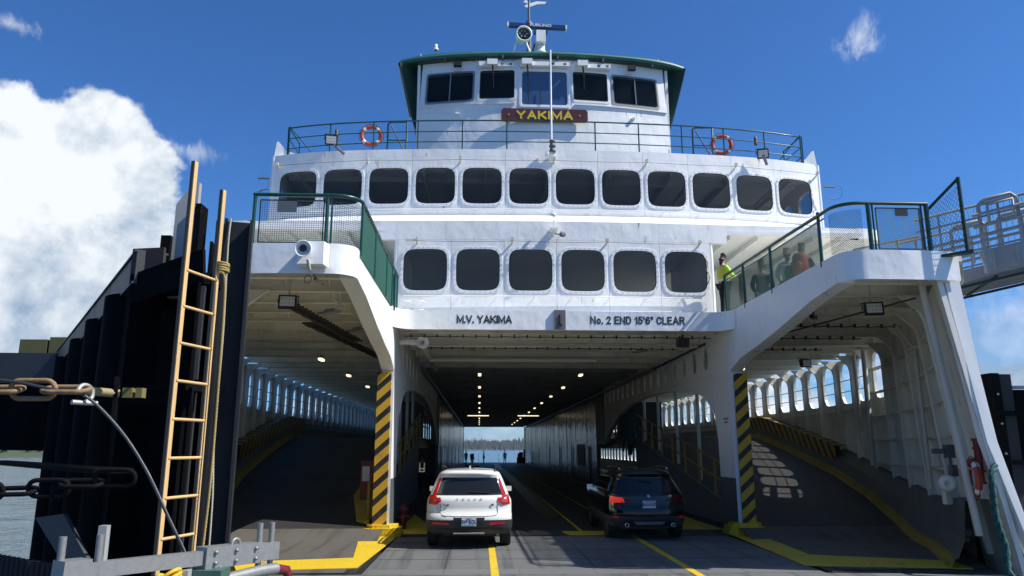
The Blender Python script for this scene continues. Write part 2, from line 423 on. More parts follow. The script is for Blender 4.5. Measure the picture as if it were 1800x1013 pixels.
def ring_frame(mb, f, hs, hz, a, b, p, wdt, out, n=40, bolts=True):
    A = [2*math.pi*k/n for k in range(n)]
    I = [sup(t, a, b, p) for t in A]; O = [sup(t, a+wdt, b+wdt, p) for t in A]
    q = lambda L, d: [f(hs+x, hz+y, d) for x, y in L]
    vs = q(O, .004)+q(O, -out)+q(I, -out)+q(I, .03)
    fs = []
    for r_ in range(3):
        for i in range(n): fs.append((r_*n+i, r_*n+(i+1) % n, (r_+1)*n+(i+1) % n, (r_+1)*n+i))
    mb.add(vs, fs)
    if bolts:
        nb = 30
        for k in range(nb):
            t = 2*math.pi*k/nb
            x, y = sup(t, a+wdt*.55, b+wdt*.55, p); r = .010
            P0 = [f(hs+x+dx*r, hz+y+dy*r, -out) for dx, dy in ((-1, -1), (1, -1), (1, 1), (-1, 1))]
            P1 = [f(hs+x+dx*r, hz+y+dy*r, -out-.010) for dx, dy in ((-1, -1), (1, -1), (1, 1), (-1, 1))]
            mb.add(P0+P1, [(4, 5, 6, 7), (0, 1, 5, 4), (1, 2, 6, 5), (2, 3, 7, 6), (3, 0, 4, 7)], mi=1)
def pane(mb, f, hs, hz, a, b, p, d, n=40):
    A = [2*math.pi*k/n for k in range(n)]
    mb.add([f(hs+x, hz+y, d) for x, y in (sup(t, a*1.01, b*1.01, p) for t in A)], [tuple(range(n))])
# ------------------------------------------------------------ constants of the place
XL, XR, XC = -2.20, 6.55, 2.15          # inner faces of the tunnel side walls, ship centre plane
YB = 18.95                              # front of the cross beam
ZT, ZP = 5.10, 5.60                     # underside of beam / passenger deck
HX = [(12.75, 8.80), (13.6, 9.15), (16.3, 10.4), (19.2, 11.35), (22, 12.1), (25, 12.65), (30, 13.05), (35, 13.2), (96, 13.2), (108, 12.2), (116, 9.5)]
def hull_r(y): return interp(HX, y)
def hull_l(y): return 2*XC-interp(HX, y)
def lean(y): return -.17*max(0, min(1, (20.5-y)/7.75))
def hx(s, y, z): return (hull_r(y) if s > 0 else hull_l(y))+s*lean(y)*(z-2)
def ramp_z(y): return max(0.0, min(2.55, (y-17.8)*.165))
FX, FY = 35.0, 0
# ------------------------------------------------------------ sea, shore
def build_far():
    m = bpy.data.materials.new('sea_water'); m.use_nodes = True; t = m.node_tree; g = NT(t); P = t.nodes['Principled BSDF']
    P.inputs['Base Color'].default_value = (.03, .07, .10, 1); P.inputs['Roughness'].default_value = .12
    pos = g.n('ShaderNodeTexCoord').outputs['Object']
    h = g.m('ADD', g.noise(g.vm('MULTIPLY', pos, (1, .6, 1)), .35, 6, .6), g.m('MULTIPLY', g.noise(pos, .05, 3, .5), 2.0))
    b = g.n('ShaderNodeBump', i={'Strength': 1.0, 'Distance': .55, 'Height': h}); t.links.new(b.outputs[0], P.inputs['Normal'])
    mb = MB(); n = 24
    mb.add([(-7000, -7000, -2.9), (7000, -7000, -2.9), (7000, 9000, -2.9), (-7000, 9000, -2.9)], [(0, 1, 2, 3)])
    mb.build('sea', m, kind='structure')
    hm = mat('far_hill_ground', (.020, .040, .025), .9, dscale=.01)
    fm = mat('conifer_foliage', (.018, .040, .026), .9, dirt=.6, dirtcol=(.010, .022, .016), dscale=.02)
    # far shore ahead of the ship
    mb = MB(); nx, ny = 90, 6
    def hz(x, t): return -3.2+t*14+6*t*noise.noise((x*.004, t, 3))
    vs = [(x, 2050+260*j/ny+40*noise.noise((x*.003, 1, 0)), hz(x, j/ny)) for j in range(ny+1) for x in [-2600+5600*i/nx for i in range(nx+1)]]
    fs = [(j*(nx+1)+i, j*(nx+1)+i+1, (j+1)*(nx+1)+i+1, (j+1)*(nx+1)+i) for j in range(ny) for i in range(nx)]
    mb.add(vs, fs, True); mb.build('far_hills', hm, kind='structure')
    mb = MB()
    def conifer(mb, x, y, z, h, w, lv=3, n=5):
        for l in range(lv):
            z0 = z+h*(.0+.30*l); z1 = z+h*min(1, .48+.27*l); r0 = w*(1-.27*l); a0 = R.random()*6
            ring = [(x+r0*math.cos(a0+6.283*k/n)*R.uniform(.8, 1.15), y+r0*math.sin(a0+6.283*k/n), z0) for k in range(n)]
            mb.add(ring+[(x, y, z1)], [(k, (k+1) % n, n) for k in range(n)])
    for i in range(2600):
        x = R.uniform(-260, 560); t = R.random()**.8; y = 2060+240*t+40*noise.noise((x*.003, 1, 0))
        h = R.uniform(15, 25)*(1+.35*noise.noise((x*.012, t*2, 7)))*(.9+.35*(R.random() < .08))
        conifer(mb, x, y, hz(x, t)-1, h, h*R.uniform(.13, .2))
    for i in range(2400):
        x = R.uniform(-2500, 2900); t = R.random(); y = 2060+240*t+40*noise.noise((x*.003, 1, 0))
        h = R.uniform(16, 27); conifer(mb, x, y, hz(x, t)-1, h, h*.3, 2, 4)
    mb.build('distant_conifer_forest', fm, kind='stuff'); tag(bpy.data.objects['distant_conifer_forest'], 'dark conifer forest along the far shore seen beyond the car tunnel', 'forest')
    # nearer shore on the left
    mb = MB(); nx, ny = 60, 14
    def lz(i, j): t = j/ny; return -3.3+38*t**1.1*(1+.25*noise.noise((i*.11, t*2, 1)))
    vs = [(-900+14*i, 420+26*j+18*noise.noise((i*.2, j*.2, 5)), lz(i, j)) for j in range(ny+1) for i in range(nx+1)]
    fs = [(j*(nx+1)+i, j*(nx+1)+i+1, (j+1)*(nx+1)+i+1, (j+1)*(nx+1)+i) for j in range(ny) for i in range(nx)]
    mb.add(vs, fs, True); mb.build('left_shore_hill', mat('shore_grass', (.05, .075, .03), .9, dirt=.5, dirtcol=(.09, .08, .05), dscale=.03), kind='structure')
    mb = MB()
    for k in range(1500):
        i = R.uniform(0, nx); j = R.uniform(.8, ny)
        x = -900+14*i; y = 420+26*j; h = R.uniform(5, 13)
        conifer(mb, x, y, lz(i, j)-1.5, h, h*.3)
    tag(mb.build('shore_woodland', fm, kind='stuff'), 'green wooded hillside behind the water at the left edge', 'woodland')
build_far()

def build_apron():
    # steel transfer span (apron) the cars drive down
    mb = MB()
    pts = [(-4.9, -15), (9.0, -15), (9.0, 13.0), (6.0, 13.25), (6.12, 18.85), (-1.95, 18.85), (-1.98, 13.4), (-4.9, 13.4)]
    mb.prism(pts, lambda a, b, d: (a, b, d), -.30, 0.0)
    m = mat('apron_road_surface', (.135, .14, .14), .62, dirt=.55, dirtcol=(.055, .055, .055), grain=.45, gscale=90, rust=.15, bump=.004, bscale=30, dscale=.7, tracks=.8)
    mb.build('apron_road', m, kind='structure')
    jm = mat('joint_dark', (.03, .03, .03), .8)
    for k, y in enumerate((15.1, 16.4, 17.7)): j = MB(); j.bx((-1.93, y, .001), (6.05, y+.022, .0032)); j.build('plate_joint', jm, kind='structure')
    for x in (-.6, 2.1, 4.7): j = MB(); j.bx((x, 13.95, .001), (x+.018, 18.8, .0036)); j.build('plate_joint', jm, kind='structure')
    yl = MB(); yl.bx((.22, 4, .004), (.36, 17.3, .008)); yl.build('yellow_lane_line', YEL, kind='structure')
    yl = MB(); yl.prism([(3.60, 4), (3.74, 4), (3.86, 18.8), (3.72, 18.8)], lambda a, b, d: (a, b, d), .004, .008); yl.build('yellow_lane_line', YEL, kind='structure')
    # seams and tyre-worn cover plates on the apron
    pm = mat('apron_plate', (.15, .155, .155), .55, dirt=.5, dirtcol=(.06, .06, .06), grain=.4, gscale=100, rust=.25)
    for (x0, x1, y0, y1) in ((-1.9, 6.0, 13.3, 13.9),):
        for k in range(6):
            a = x0+(x1-x0)*k/6; b = x0+(x1-x0)*(k+1)/6-.015
            p = MB(); p.bx((a, y0, .001), (b, y1, .0035)); o = p.build('cover_plate', pm, kind='structure')
build_apron()

ferry = thing('ferry', (XC, YB, 0), 'big white car ferry with two rows of rounded windows, green railings and open car tunnel', 'ferry')
def fp(mb, name, m, label=None, kind=None): return mb.build(name, m, ferry, label, kind)

def build_car_deck():
    def outline(side):
        L = []
        h = hull_r if side > 0 else hull_l
        return [(h(y), y) for y in (13.3, 14.5, 16.3, 18, 19.2, 22, 25, 30, 35, 96, 108, 114)]
    r = outline(1); l = outline(-1)
    poly = r+l[::-1]+[(-2.12, 13.5), (-2.10, 18.98), (6.27, 18.98), (6.15, 13.32)]
    mb = MB(); mb.prism(poly, lambda a, b, d: (a, b, d), -.25, .004)
    fp(mb, 'car_deck', DECKM)
    # ramps toned as shaded, rough brown deck end painted lighter to shadow edge
    for s in (-1, 1):
        mb = MB(); h = (lambda y: hull_r(y)-.05) if s > 0 else (lambda y: hull_l(y)+.05)
        xi = 6.95 if s > 0 else -2.65
        ys = [13.55, 14.5, 16.3, 17.8, 18.6, 19.2, 20.5, 22, 23.5, 25, 27, 30, 33.3, 35, 40, 60, 96, 104]
        A = [(xi if y > 18.9 else (6.4 if s > 0 else -2.3), y, ramp_z(y)+.012) for y in ys]; B = [(h(y), y, ramp_z(y)+.012) for y in ys]
        mb.strip(A, B); mb.strip([(a[0], a[1], a[2]-.2 if a[2] > .3 else 0) for a in A], [(a[0], a[1], a[2]-.2 if a[2] > .3 else 0) for a in B])
        fp(mb, 'side_ramp', RAMPM)
        mb = MB(); ys2 = [13.5, 14.5, 16.3, 17.4, 17.8, 18.9]; mb.strip([(6.4 if s > 0 else -2.3, y, .0155+ramp_z(y)) for y in ys2], [(h(y), y, .0155+ramp_z(y)) for y in ys2]); fp(mb, 'deck_end_lit_tone', mat('brown_deck_end_lit', (.105, .098, .086), .65, dirt=.6, dirtcol=(.06, .055, .045), grain=.5, gscale=60, rust=.5, bump=.006, bscale=18, dscale=.9, tracks=.6))  # lighter copy of the deck tone for the sunlit end, cut at the shadow
        # end wall of the platform edge facing the tunnel
        mb = MB(); mb.bx((xi-.02*s, 33.3, 2.1), (xi+.12*s, 104, 2.56)); fp(mb, 'platform_edge', HAZH)
        # yellow kerb that climbs with the ramp
        mb = MB(); ks = [13.5, 14.5, 15.5, 16.3, 17.5, 18.5, 19.2, 20, 21, 22, 23.5, 25, 27, 29, 31, 33.3, 36, 40, 60, 100]
        off = .62 if s > 0 else .62
        q = lambda y, o, z: ((hull_r(y)-o) if s > 0 else (hull_l(y)+o), y, ramp_z(y)+z)
        rows = [[q(y, off+.15, .014) for y in ks], [q(y, off+.09, .05) for y in ks], [q(y, off+.03, .17) for y in ks], [q(y, off-.05, .18) for y in ks]]
        for A, B in zip(rows, rows[1:]): mb.strip(A, B, True)
        fp(mb, 'kerb', KERBY)
        # grey plinth along the hull
        mb = MB(); pz = lambda y: .75+.45*min(1, max(0, (22-y)/9))
        rows = [[q(y, off-.05, .18) for y in ks], [q(y, off-.20, .50) for y in ks], [q(y, .10-lean(y)*1.5, pz(y)) for y in ks], [q(y, -.02+lean(y)*1.5, pz(y)+.02) for y in ks]]
        for A, B in zip(rows, rows[1:]): mb.strip(A, B)
        fp(mb, 'lower_grey_band', GREYP)
        mb = MB(); ks2 = [25.5+.5*i for i in range(24)]
        A = [q(y, .47, .22) for y in ks2]; B = [q(y, .47, .92) for y in ks2]; mb.strip(A, B)
        C = [q(y, .06, .92) for y in ks2]; mb.strip(B, C); fp(mb, 'hazard_board', HAZH)
        # wall below the climbing ramp, seen from the tunnel
        mb = MB(); ys = [19.9, 20.5, 22, 24, 26, 28, 30, 32, 33.3]
        mb.strip([(xi, y, .0) for y in ys], [(xi, y, max(.16, ramp_z(y)+.02)) for y in ys]); mb.strip([(xi, y, ramp_z(y)+.02) for y in ys], [(xi+.08*s, y, ramp_z(y)+.02) for y in ys])
        fp(mb, 'ramp_side_wall', GREYP)
    # yellow bands painted on the deck ends
    def flat(pts, nm='painted_band', z=.021):
        mb = MB(); mb.prism(pts, lambda a, b, d: (a, b, d), z-.012, z+.002); fp(mb, nm, YEL)
    flat([(-5.3, 13.55), (-2.15, 14.02), (-1.97, 18.15), (-2.0, 19.3), (-2.85, 19.3), (-2.80, 18.4), (-2.42, 15.25), (-5.3, 14.62)])
    flat([(8.75, 13.45), (5.95, 13.95), (6.22, 18.7), (6.25, 19.3), (7.15, 19.3), (6.85, 18.2), (6.62, 15.3), (8.95, 14.35)])
    flat([(-2.05, 19.4), (-2.05, 25.0), (-.95, 19.4)], z=.012)      # wedges inside the tunnel
    flat([(6.45, 20.2), (6.45, 24.6), (4.95, 20.6), (5.2, 20.2)], z=.012)
    flat([(2.25, 18.99), (3.42, 18.99), (3.25, 19.85), (2.15, 19.85)], z=.012)
    flat([(2.62, 19.9), (2.70, 19.9), (2.7, 60), (2.62, 60)], 'lane_line', .010)
    flat([(3.80, 22), (3.88, 22), (3.88, 50), (3.80, 50)], 'lane_line', .010)
    # heavy yellow base castings at both posts
    for x in (-2.36, 6.71):
        mb = MB()
        for (w, d, z0, z1) in ((.98, .72, 0, .10), (.92, .66, .10, .20), (.74, .50, .20, .27)):
            mb.prism([(-w/2+.16, -d/2), (w/2-.16, -d/2), (w/2, -d/2+.16), (w/2, d/2), (-w/2, d/2), (-w/2, -d/2+.16)], lambda a, b, dd: (x+a, 19.12+b, dd), z0, z1)
        fp(mb, 'post_foot', mat('yellow_cast_foot', (.66, .46, .02), .5, dirt=.3, dirtcol=(.3, .2, .04), bump=.03, bscale=7))
    # hazard striped post faces
    for x0, x1 in ((-2.60, -2.25), (6.62, 6.95)):
        mb = MB(); mb.bx((x0, 19.02, .2), (x1, 19.10, 4.0)); fp(mb, 'striped_post', HAZV)
    # central deck drain / dark cover line running down the tunnel
    mb = MB(); mb.bx((1.95, 24, .005), (2.55, 104, .012)); fp(mb, 'deck_rail_strip', mat('dark_deck_strip', (.02, .02, .022), .4))
build_car_deck()

def build_hull():
    y0s = [12.75, 14.3, 16.2, 17.9, 19.5, 21.0]+[22.6+1.6*k for k in range(52)]
    for s in (-1, 1):
        H = hull_r if s > 0 else hull_l
        for i, (a, b) in enumerate(zip(y0s, y0s[1:])):
            f = lambda y, z, d: (hx(s, y, z)+s*d, y, z)
            mb = MB()
            if a < 20.9: plate(mb, f, a, b-.004, -2.7 if a > 14 else -.3, ZT-.005, None, .10)
            else:
                zc = 4.30
                if b < 36.5:
                    plate(mb, f, a, b-.004, 2.85, ZT-.005, ((a+b)/2, zc, .66, .71, 4.2), .10, n=20)
                    plate(mb, f, a, b-.004, -2.7, 2.85, None, .10)
                else:
                    plate(mb, f, a, b-.004, 2.85, ZT-.005, ((a+b)/2, zc, .66, .71, 4.2), .10, n=20)
                    plate(mb, f, a, b-.004, .05, 2.85, ((a+b)/2, 1.62, .42, .58, 4.2), .10, n=20)
                    plate(mb, f, a, b-.004, -2.7, .05, None, .10)
            fp(mb, 'hull_plate', HULLIN)
            # vertical frame with flared top bracket
            if a > 13 and a < 96:
                zf = ramp_z(a); x = lambda dd, z: hx(s, a, z)-s*dd
                mb = MB(); ins = .20 if a < 21 else .16
                prof = [(0, zf+.15), (ins*.55, zf+.15), (ins, zf+.9), (ins, 4.6), (ins+.05, 4.78), (ins+.42, ZT+.02), (0, ZT+.02)]
                mb.prism(prof, lambda p, z, d: (x(p, z), a+d, z), -.018, .018)
                for (p0, z0), (p1, z1) in zip(prof[1:5], prof[2:6]):
                    P0 = Vector((x(p0, z0), a, z0)); P1 = Vector((x(p1, z1), a, z1)); mb.bar(P0, P1, .075, .014, up=(s, 0, 0))
                fp(mb, 'hull_frame', HULLIN)
            if 13.5 < a < 21.5:
                for zs in (1.65, 2.35, 3.05, 3.75, 4.45):
                    if zs < ramp_z(a)+1.0: continue
                    mb = MB(); mb.bar((hx(s, a+.2, zs)-s*.08, a+.18, zs), (hx(s, b-.1, zs)-s*.08, b-.12, zs), .20, .035); mb.bar((hx(s, a+.2, zs)-s*.10, a+.18, zs-.02), (hx(s, b-.1, zs)-s*.10, b-.12, zs-.02), .015, .06)
                    fp(mb, 'stiffener', HULLIN)
            elif a < 50 and a > 21:
                for zs in (4.0, 4.38):
                    mb = MB(); mb.tube([(H(a)-s*.05+s*.07, a+.05, zs), (H(b)-s*.05+s*.07, b-.05, zs)], .016, 6); fp(mb, 'window_bar', PIPE)
                mb = MB(); mb.bar((H(a)-s*.08+s*.03, a+.1, 3.35), (H(b)-s*.08+s*.03, b-.1, 3.35), .12, .03); fp(mb, 'sill', HULLIN)
        # front edge plate of the bulwark, sweeping forward at the bottom
        pts = [(8.44, 12.78, 5.1), (8.62, 12.75, 3.66), (8.80, 12.72, 2.2), (9.2, 12.68, .74), (9.35, 12.66, .2)]
        pout = [(8.72, 12.78, 5.1), (8.85, 12.75, 3.43), (8.98, 12.72, 2.22), (9.28, 12.68, .9), (9.5, 12.66, .2)]
        if s < 0: pts = [(2*XC-x, y, z) for x, y, z in pts]; pout = [(2*XC-x, y, z) for x, y, z in pout]
        mb = MB(); n = len(pts)
        vs = [p for p in pts]+[p for p in pout]+[(x, y+.25, z) for x, y, z in pts]+[(x, y+.25, z) for x, y, z in pout]
        fs = []
        for i in range(n-1): fs += [(i, i+1, n+i+1, n+i), (2*n+i, 3*n+i, 3*n+i+1, 2*n+i+1), (i, 2*n+i, 2*n+i+1, i+1), (n+i, n+i+1, 3*n+i+1, 3*n+i)]
        mb.add(vs, fs); fp(mb, 'bow_edge', WHITE2)
    # lamps, pipes on the right inner side
    mb = MB(); H = hull_r
    mb.tube([(8.80, 13.25, .6), (8.30, 13.25, 5.1)], .065, 10); fp(mb, 'standpipe', PIPE)
    mb = MB(); mb.tube([(H(17.1)-.3, 17.1, 1.2), (H(17.1)-.3, 17.1, 4.4), (H(17.1)-.6, 17.3, 5.0)], .05, 8); fp(mb, 'pipe', PIPE)
    mb = MB(); mb.tube([(H(21.8)-.5, 21.8, 1.6), (H(21.8)-.45, 21.8, 5.0)], .075, 10); fp(mb, 'pipe', PIPE)
    mb = MB(); mb.tube([(H(22.6)-.5, 22.6, 2.6), (H(22.6)-.5, 22.6, 5.0)], .05, 8); fp(mb, 'pipe', PIPE)
    for k in range(6):
        mb = MB(); y = 14.2+k*.55; mb.lathe([(.0, -.09), (.10, -.09), (.10, .09), (0, .09)], (H(y)-.24, y, .55+ramp_z(y)), (1, 0, 0), 14); 
        if k < 3: fp(mb, 'fairlead_roller', GREYP)
    mb = MB(); c = Vector((H(14.6)-.42, 14.6, 1.42))
    mb.lathe([(0, -.22), (.12, -.22), (.17, -.12), (.17, .12), (.12, .22), (.05, .22), (.05, .17), (0, .17)], c, (-.6, -1, 0), 18); mb.bx(c+Vector((0, .1, -.4)), c+Vector((.12, .25, .1)))
    fp(mb, 'hose_valve', HULLIN)
    mb = MB(); mb.box(c+Vector((.1, 0, .62)), (.16, .14, .26)); mb.box(c+Vector((-.12, 0, .62)), (.22, .1, .1)); mb.tube([c+Vector((.1, 0, .5)), c+Vector((.1, 0, .2))], .03); mb.box(c+Vector((.14, 0, .25)), (.12, .12, .22)); fp(mb, 'junction_box', GREYP)
build_hull()

def build_tunnel():
    # ---- side walls: flared bow bracket, oval lightening holes, arched openings, then closed casing
    lowf = [(12.75, 5.09), (14.1, 4.96), (15.8, 4.66), (17.2, 4.45), (18.2, 4.34), (18.9, 4.15), (19.15, 4.06)]
    arch = [(20.35, .0), (20.42, 2.3), (20.6, 3.0), (21.3, 3.5), (22.6, 3.80), (25.5, 4.02), (29, 4.06), (32.3, 3.95), (35, 3.55), (37.4, 2.95), (39.2, 2.35), (39.3, 2.34)]
    for s, X0 in ((-1, XL), (1, XR)):
        f = lambda y, z, d: (X0+s*d, y, z)
        TH = .32
        # bracket + fascia from the wing tip to the post
        mb = MB(); ys = [12.98, 13.4, 14.1, 15, 15.8, 16.5, 17.2, 17.8, 18.3, 18.7, 18.95, 19.15]
        lo = [(y, interp(lowf, y)) for y in ys]
        mb.prism(lo+[(19.15, ZP), (12.98, ZP)], lambda a, b, d: (X0+s*d, a, b), 0, TH)
        fp(mb, 'side_bracket', WHITE)
        # post
        mb = MB(); mb.prism([(19.16, .02), (20.35, .02), (20.42, 2.3), (20.62, 3.02), (20.62, 4.05), (19.16, 4.05)], lambda a, b, d: (X0+s*d, a, b), 0, TH)
        fp(mb, 'portal_post', WHITE2)
        mb = MB(); mb.bx((X0-s*.012, 19.18, .02), (X0-s*.002, 20.35, 1.35)); fp(mb, 'post_grey_paint', GREYP)
        mb = MB(); mb.bx((X0, 19.155, 4.055), (X0+s*TH, 20.62, 5.40)); fp(mb, 'portal_head', WHITE2)
        # oval hole girder
        ys = [20.625+1.15*k for k in range(17)]
        for i, (a, b) in enumerate(zip(ys, ys[1:])):
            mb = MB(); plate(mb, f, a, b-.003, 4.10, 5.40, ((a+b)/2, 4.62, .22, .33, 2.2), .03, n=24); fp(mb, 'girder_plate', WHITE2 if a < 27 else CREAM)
            mb = MB(); zz = [(y, max(interp(arch, y), .05)) for y in (a, (a*2+b)/3, (a+2*b)/3, b)]
            mb.prism(zz+[(b, 4.097), (a, 4.097)], lambda p, q, d: (X0+s*d, p, q), 0, .04); mb.strip([(X0-s*.02, p, q) for p, q in zz], [(X0+s*.16, p, q) for p, q in zz]); fp(mb, 'arch_plate', WHITE2 if a < 27 else CREAM)
        # portal to the stair casing and closed casing wall
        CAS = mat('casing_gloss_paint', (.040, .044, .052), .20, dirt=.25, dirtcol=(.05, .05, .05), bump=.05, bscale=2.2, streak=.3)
        t = CAS.node_tree
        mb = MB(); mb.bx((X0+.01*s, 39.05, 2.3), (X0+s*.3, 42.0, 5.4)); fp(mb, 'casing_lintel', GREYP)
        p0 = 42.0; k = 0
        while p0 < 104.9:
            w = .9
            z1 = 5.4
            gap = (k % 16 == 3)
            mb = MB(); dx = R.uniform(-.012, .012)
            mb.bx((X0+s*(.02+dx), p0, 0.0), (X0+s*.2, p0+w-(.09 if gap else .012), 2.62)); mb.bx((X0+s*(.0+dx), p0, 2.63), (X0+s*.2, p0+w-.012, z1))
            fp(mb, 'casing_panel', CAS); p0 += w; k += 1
        mb = MB(); mb.bx((X0-s*.28, 40, 0.005), (X0-s*.02, 104, .12)); fp(mb, 'casing_kerb', GREYP)
        # far-end columns
        mb = MB(); ys = [105, 105.8, 107, 108.5, 109.4, 109.8]
        mb.prism([(104.95, 0), (105.2, 0), (105.3, 2.6), (106, 3.7), (107.4, 4.2), (108.8, 3.7), (109.5, 2.6), (109.6, 0), (110.3, 0), (110.3, 5.1), (104.95, 5.1)], lambda a, b, d: (X0+s*d, a, b), 0, .3)
        fp(mb, 'far_arch', WHITE2)
        for k in range(3):       # louvres in the casing
            if s > 0:
                mb = MB(); y = 47.3+k*1.2
                for q in range(12): mb.box((X0-.03, y, 1.1+q*.1), (.05, .95, .05), Matrix.Rotation(.6, 3, 'Y'))
                mb.bx((X0-.01, y-.5, 1.0), (X0-.002, y+.5, 2.35)); fp(mb, 'louvre', BLACK)
        for y in (44.5, 53, 61, 70, 82):
            mb = MB(); mb.bx((X0-s*.05, y, .1), (X0-s*.01, y+.35, 2.2)); fp(mb, 'door_recess', BLACK)
    mb = MB(); mb.bx((-8.6, 60, .01), (XL-.35, 60.2, 2.5)); fp(mb, 'lower_bulkhead', GREYP)
    # ---- cross beam with lettering
    mb = MB(); NB = 24
    prof = []
    r = .55
    A = []; B = []
    pts = [(XL+.005, YB-r)]+[(XL+r-r*math.cos(t), YB-r+r*math.sin(t)) for t in [math.pi/2*k/6 for k in range(7)]]
    pts += [(XR-r+r*math.sin(t), YB-r+r*math.cos(t)) for t in [math.pi/2*k/6 for k in range(7)]]+[(XR-.005, YB-r)]
    for lo_, hi_ in ((ZT, ZP),):
        mb.strip([(x, y, lo_) for x, y in pts], [(x, y, hi_) for x, y in pts], True)
    mb.strip([(x, y, ZT) for x, y in pts], [(x, y+.12, ZT) for x, y in pts]); mb.strip([(x, y+.12, ZT) for x, y in pts], [(x, y+.12, ZP-.17) for x, y in pts])
    mb.strip([(x, y, ZP) for x, y in pts], [(x, y+.7, ZP) for x, y in pts])
    fp(mb, 'cross_beam', WHITE)
    LET = mat('black_lettering', (.015, .015, .018), .5)
    sign_letters('M.V. YAKIMA', .21, .175, .11, YB-.001, 5.265, LET, ferry, .82)
    sign_letters('No. 2 END 15\'6" CLEAR', .21, .165, 4.12, YB-.001, 5.265, LET, ferry, .80, gap=.32)
    mb = MB(); mb.bx((1.92, YB-.06, 5.12), (2.22, YB-.004, 5.62)); fp(mb, 'hatch_plate', mat('brown_grey_plate', (.16, .14, .15), .5, rust=.3, dirt=.3))
    mb = MB(); mb.tube([(2.07, YB-.07, 5.25), (2.07, YB-.07, 5.5)], .02); mb.torus((2.07, YB-.07, 5.23), .045, .012, (0, 1, 0), 14, 6); fp(mb, 'bell_bracket', BLACK)
    # ---- overhead: plating and transverse frames
    mb = MB(); mb.add([(hull_l(y) if y < 116 else XL, y, 5.425) for y in (19.05, 22, 30, 96, 112)]+[(hull_r(y), y, 5.425) for y in (19.05, 22, 30, 96, 112)], [(i, i+1, 6+i, 5+i) for i in range(4)]); 
    ov = fp(mb, 'overhead_plating', CREAM)
    def beam(name, x0, x1, y, m, h=.30):
        b = MB(); b.bx((x0, y-.012, 5.42-h), (x1, y+.012, 5.42)); b.bx((x0, y-.09, 5.42-h-.014), (x1, y+.09, 5.42-h)); return fp(b, name, m)
    y = 19.9; k = 0
    while y < 111:
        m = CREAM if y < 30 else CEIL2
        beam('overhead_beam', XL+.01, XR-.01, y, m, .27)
        if y < 96:
            beam('overhead_beam', hull_l(y)+.15, XL-.33, y, CREAM); beam('overhead_beam', XR+.33, hull_r(y)-.15, y, CREAM)
        if y < 24:
            for q in range(12):
                x = XL+.55+q*.7; b = MB(); b.prism([(0, 5.42), (0, 5.14), (.0, 5.14), (.25, 5.42)], lambda p, z, d: (x+d, y-p, z), -.008, .008); 
                fp(b, 'tripping_bracket', m)
        y += 1.75
    mb = MB(); mb.bx((XL+.01, 30.2, 5.395), (XR-.01, 112, 5.415)); fp(mb, 'overhead_shade_sheet', CEIL2)  # grey sheet below the plating, painted dark for the tunnel's shade
    # ---- pipes and cable runs under the overhead
    def run(pts, r, m=PIPE, nm='pipe', n=8): b = MB(); b.tube(pts, r, n); fp(b, nm, m)
    run([(XL+.05, 19.75, 4.88), (XL+.5, 19.75, 4.88), (XL+.62, 19.9, 4.88), (XL+.62, 26, 4.88), (XL+.62, 27, 4.88)], .085, PIPE, 'pipe', 12)
    run([(XL+.62, 23.2, 4.80), (3.7, 23.2, 4.80)], .07)
    run([(XL+.2, 21.2, 4.98), (XR-.2, 21.2, 4.98)], .03)
    run([(XL+.1, 27, 4.95), (XL+.1, 104, 4.95)], .09, CEIL2); run([(XR-.12, 27, 4.95), (XR-.12, 104, 4.95)], .09, CEIL2)
    run([(XR-.15, 20.7, 5.0), (XR-.15, 27, 4.95)], .04, CABLE)
    for yy, x0, x1 in ((19.6, XL+.2, XR-.3), (21.9, XL+.6, XR-.6)):
        b = MB(); b.tube([(x0+(x1-x0)*i/28, yy, 5.0+.012*(i % 2)) for i in range(29)], .014, 5)
        for i in range(24):
            x = x0+(x1-x0)*(i+.5)/24; b.box((x, yy, 5.02), (.04, .05, .09))
        fp(b, 'cable_run', CABLE)
    # junk cables and ladder tray under the left wing (dark festoon)
    for (p0, p1, nn) in (((-3.9, 14.7, 4.95), (-3.25, 19.6, 4.85), 22), ((-3.95, 16.9, 4.9), (-3.0, 23.8, 4.85), 24)):
        b = MB(); P0, P1 = Vector(p0), Vector(p1)
        for j in range(4):
            b.tube([P0+(P1-P0)*i/nn+Vector((.05*j-.1, 0, -.03*abs(math.sin(i*1.3+j))-.02*j)) for i in range(nn+1)], .016, 5)
        for i in range(nn): c = P0+(P1-P0)*(i+.5)/nn; b.box(c+Vector((0, 0, .02)), (.34, .03, .05))
        fp(b, 'cable_tray', CABLE)
    run([(-2.7, 13.4, 4.85), (-2.9, 14.4, 4.97), (-2.75, 16.6, 4.97), (-2.6, 18.6, 4.97)], .022)
    run([(8.3, 13.5, 4.9), (7.6, 19, 4.95)], .02, CABLE)
    for yy in (17.3, 19.3, 21.6):
        b = MB(); b.tube([(7.2+.16*i, yy, 4.96+.02*(i % 2)) for i in range(20)], .015, 5)
        for i in range(9): b.box((7.4+.33*i, yy, 4.99), (.05, .06, .09))
        fp(b, 'cable_run', CABLE)
    # ---- fluorescent fittings: bright box on a dark tray
    def lamp(x, y, rz=0, lit=True, w=.12, l=.5):
        b = MB(); b.box((0, 0, 0), (w+.05, l+.06, .05)); b.box((0, 0, .055), (.04, .3, .06)); o = fp(b, 'light_fitting', GALVD)
        o.matrix_parent_inverse = Matrix.Identity(4); o.location = (x-XC, y-YB, 5.0); o.rotation_euler = (0, 0, rz)
        if lit:
            c = MB(); c.box((0, 0, -.06), (w, l, .065)); e = c.build('lamp_tube', LAMP, o, local=True)
    for k in range(11): lamp(0.0, 29.4+6.25*k); lamp(4.02, 29.4+6.25*k)
    for x in (-.1, 4.4): lamp(x, 67.3, math.pi/2, w=.10, l=1.9)
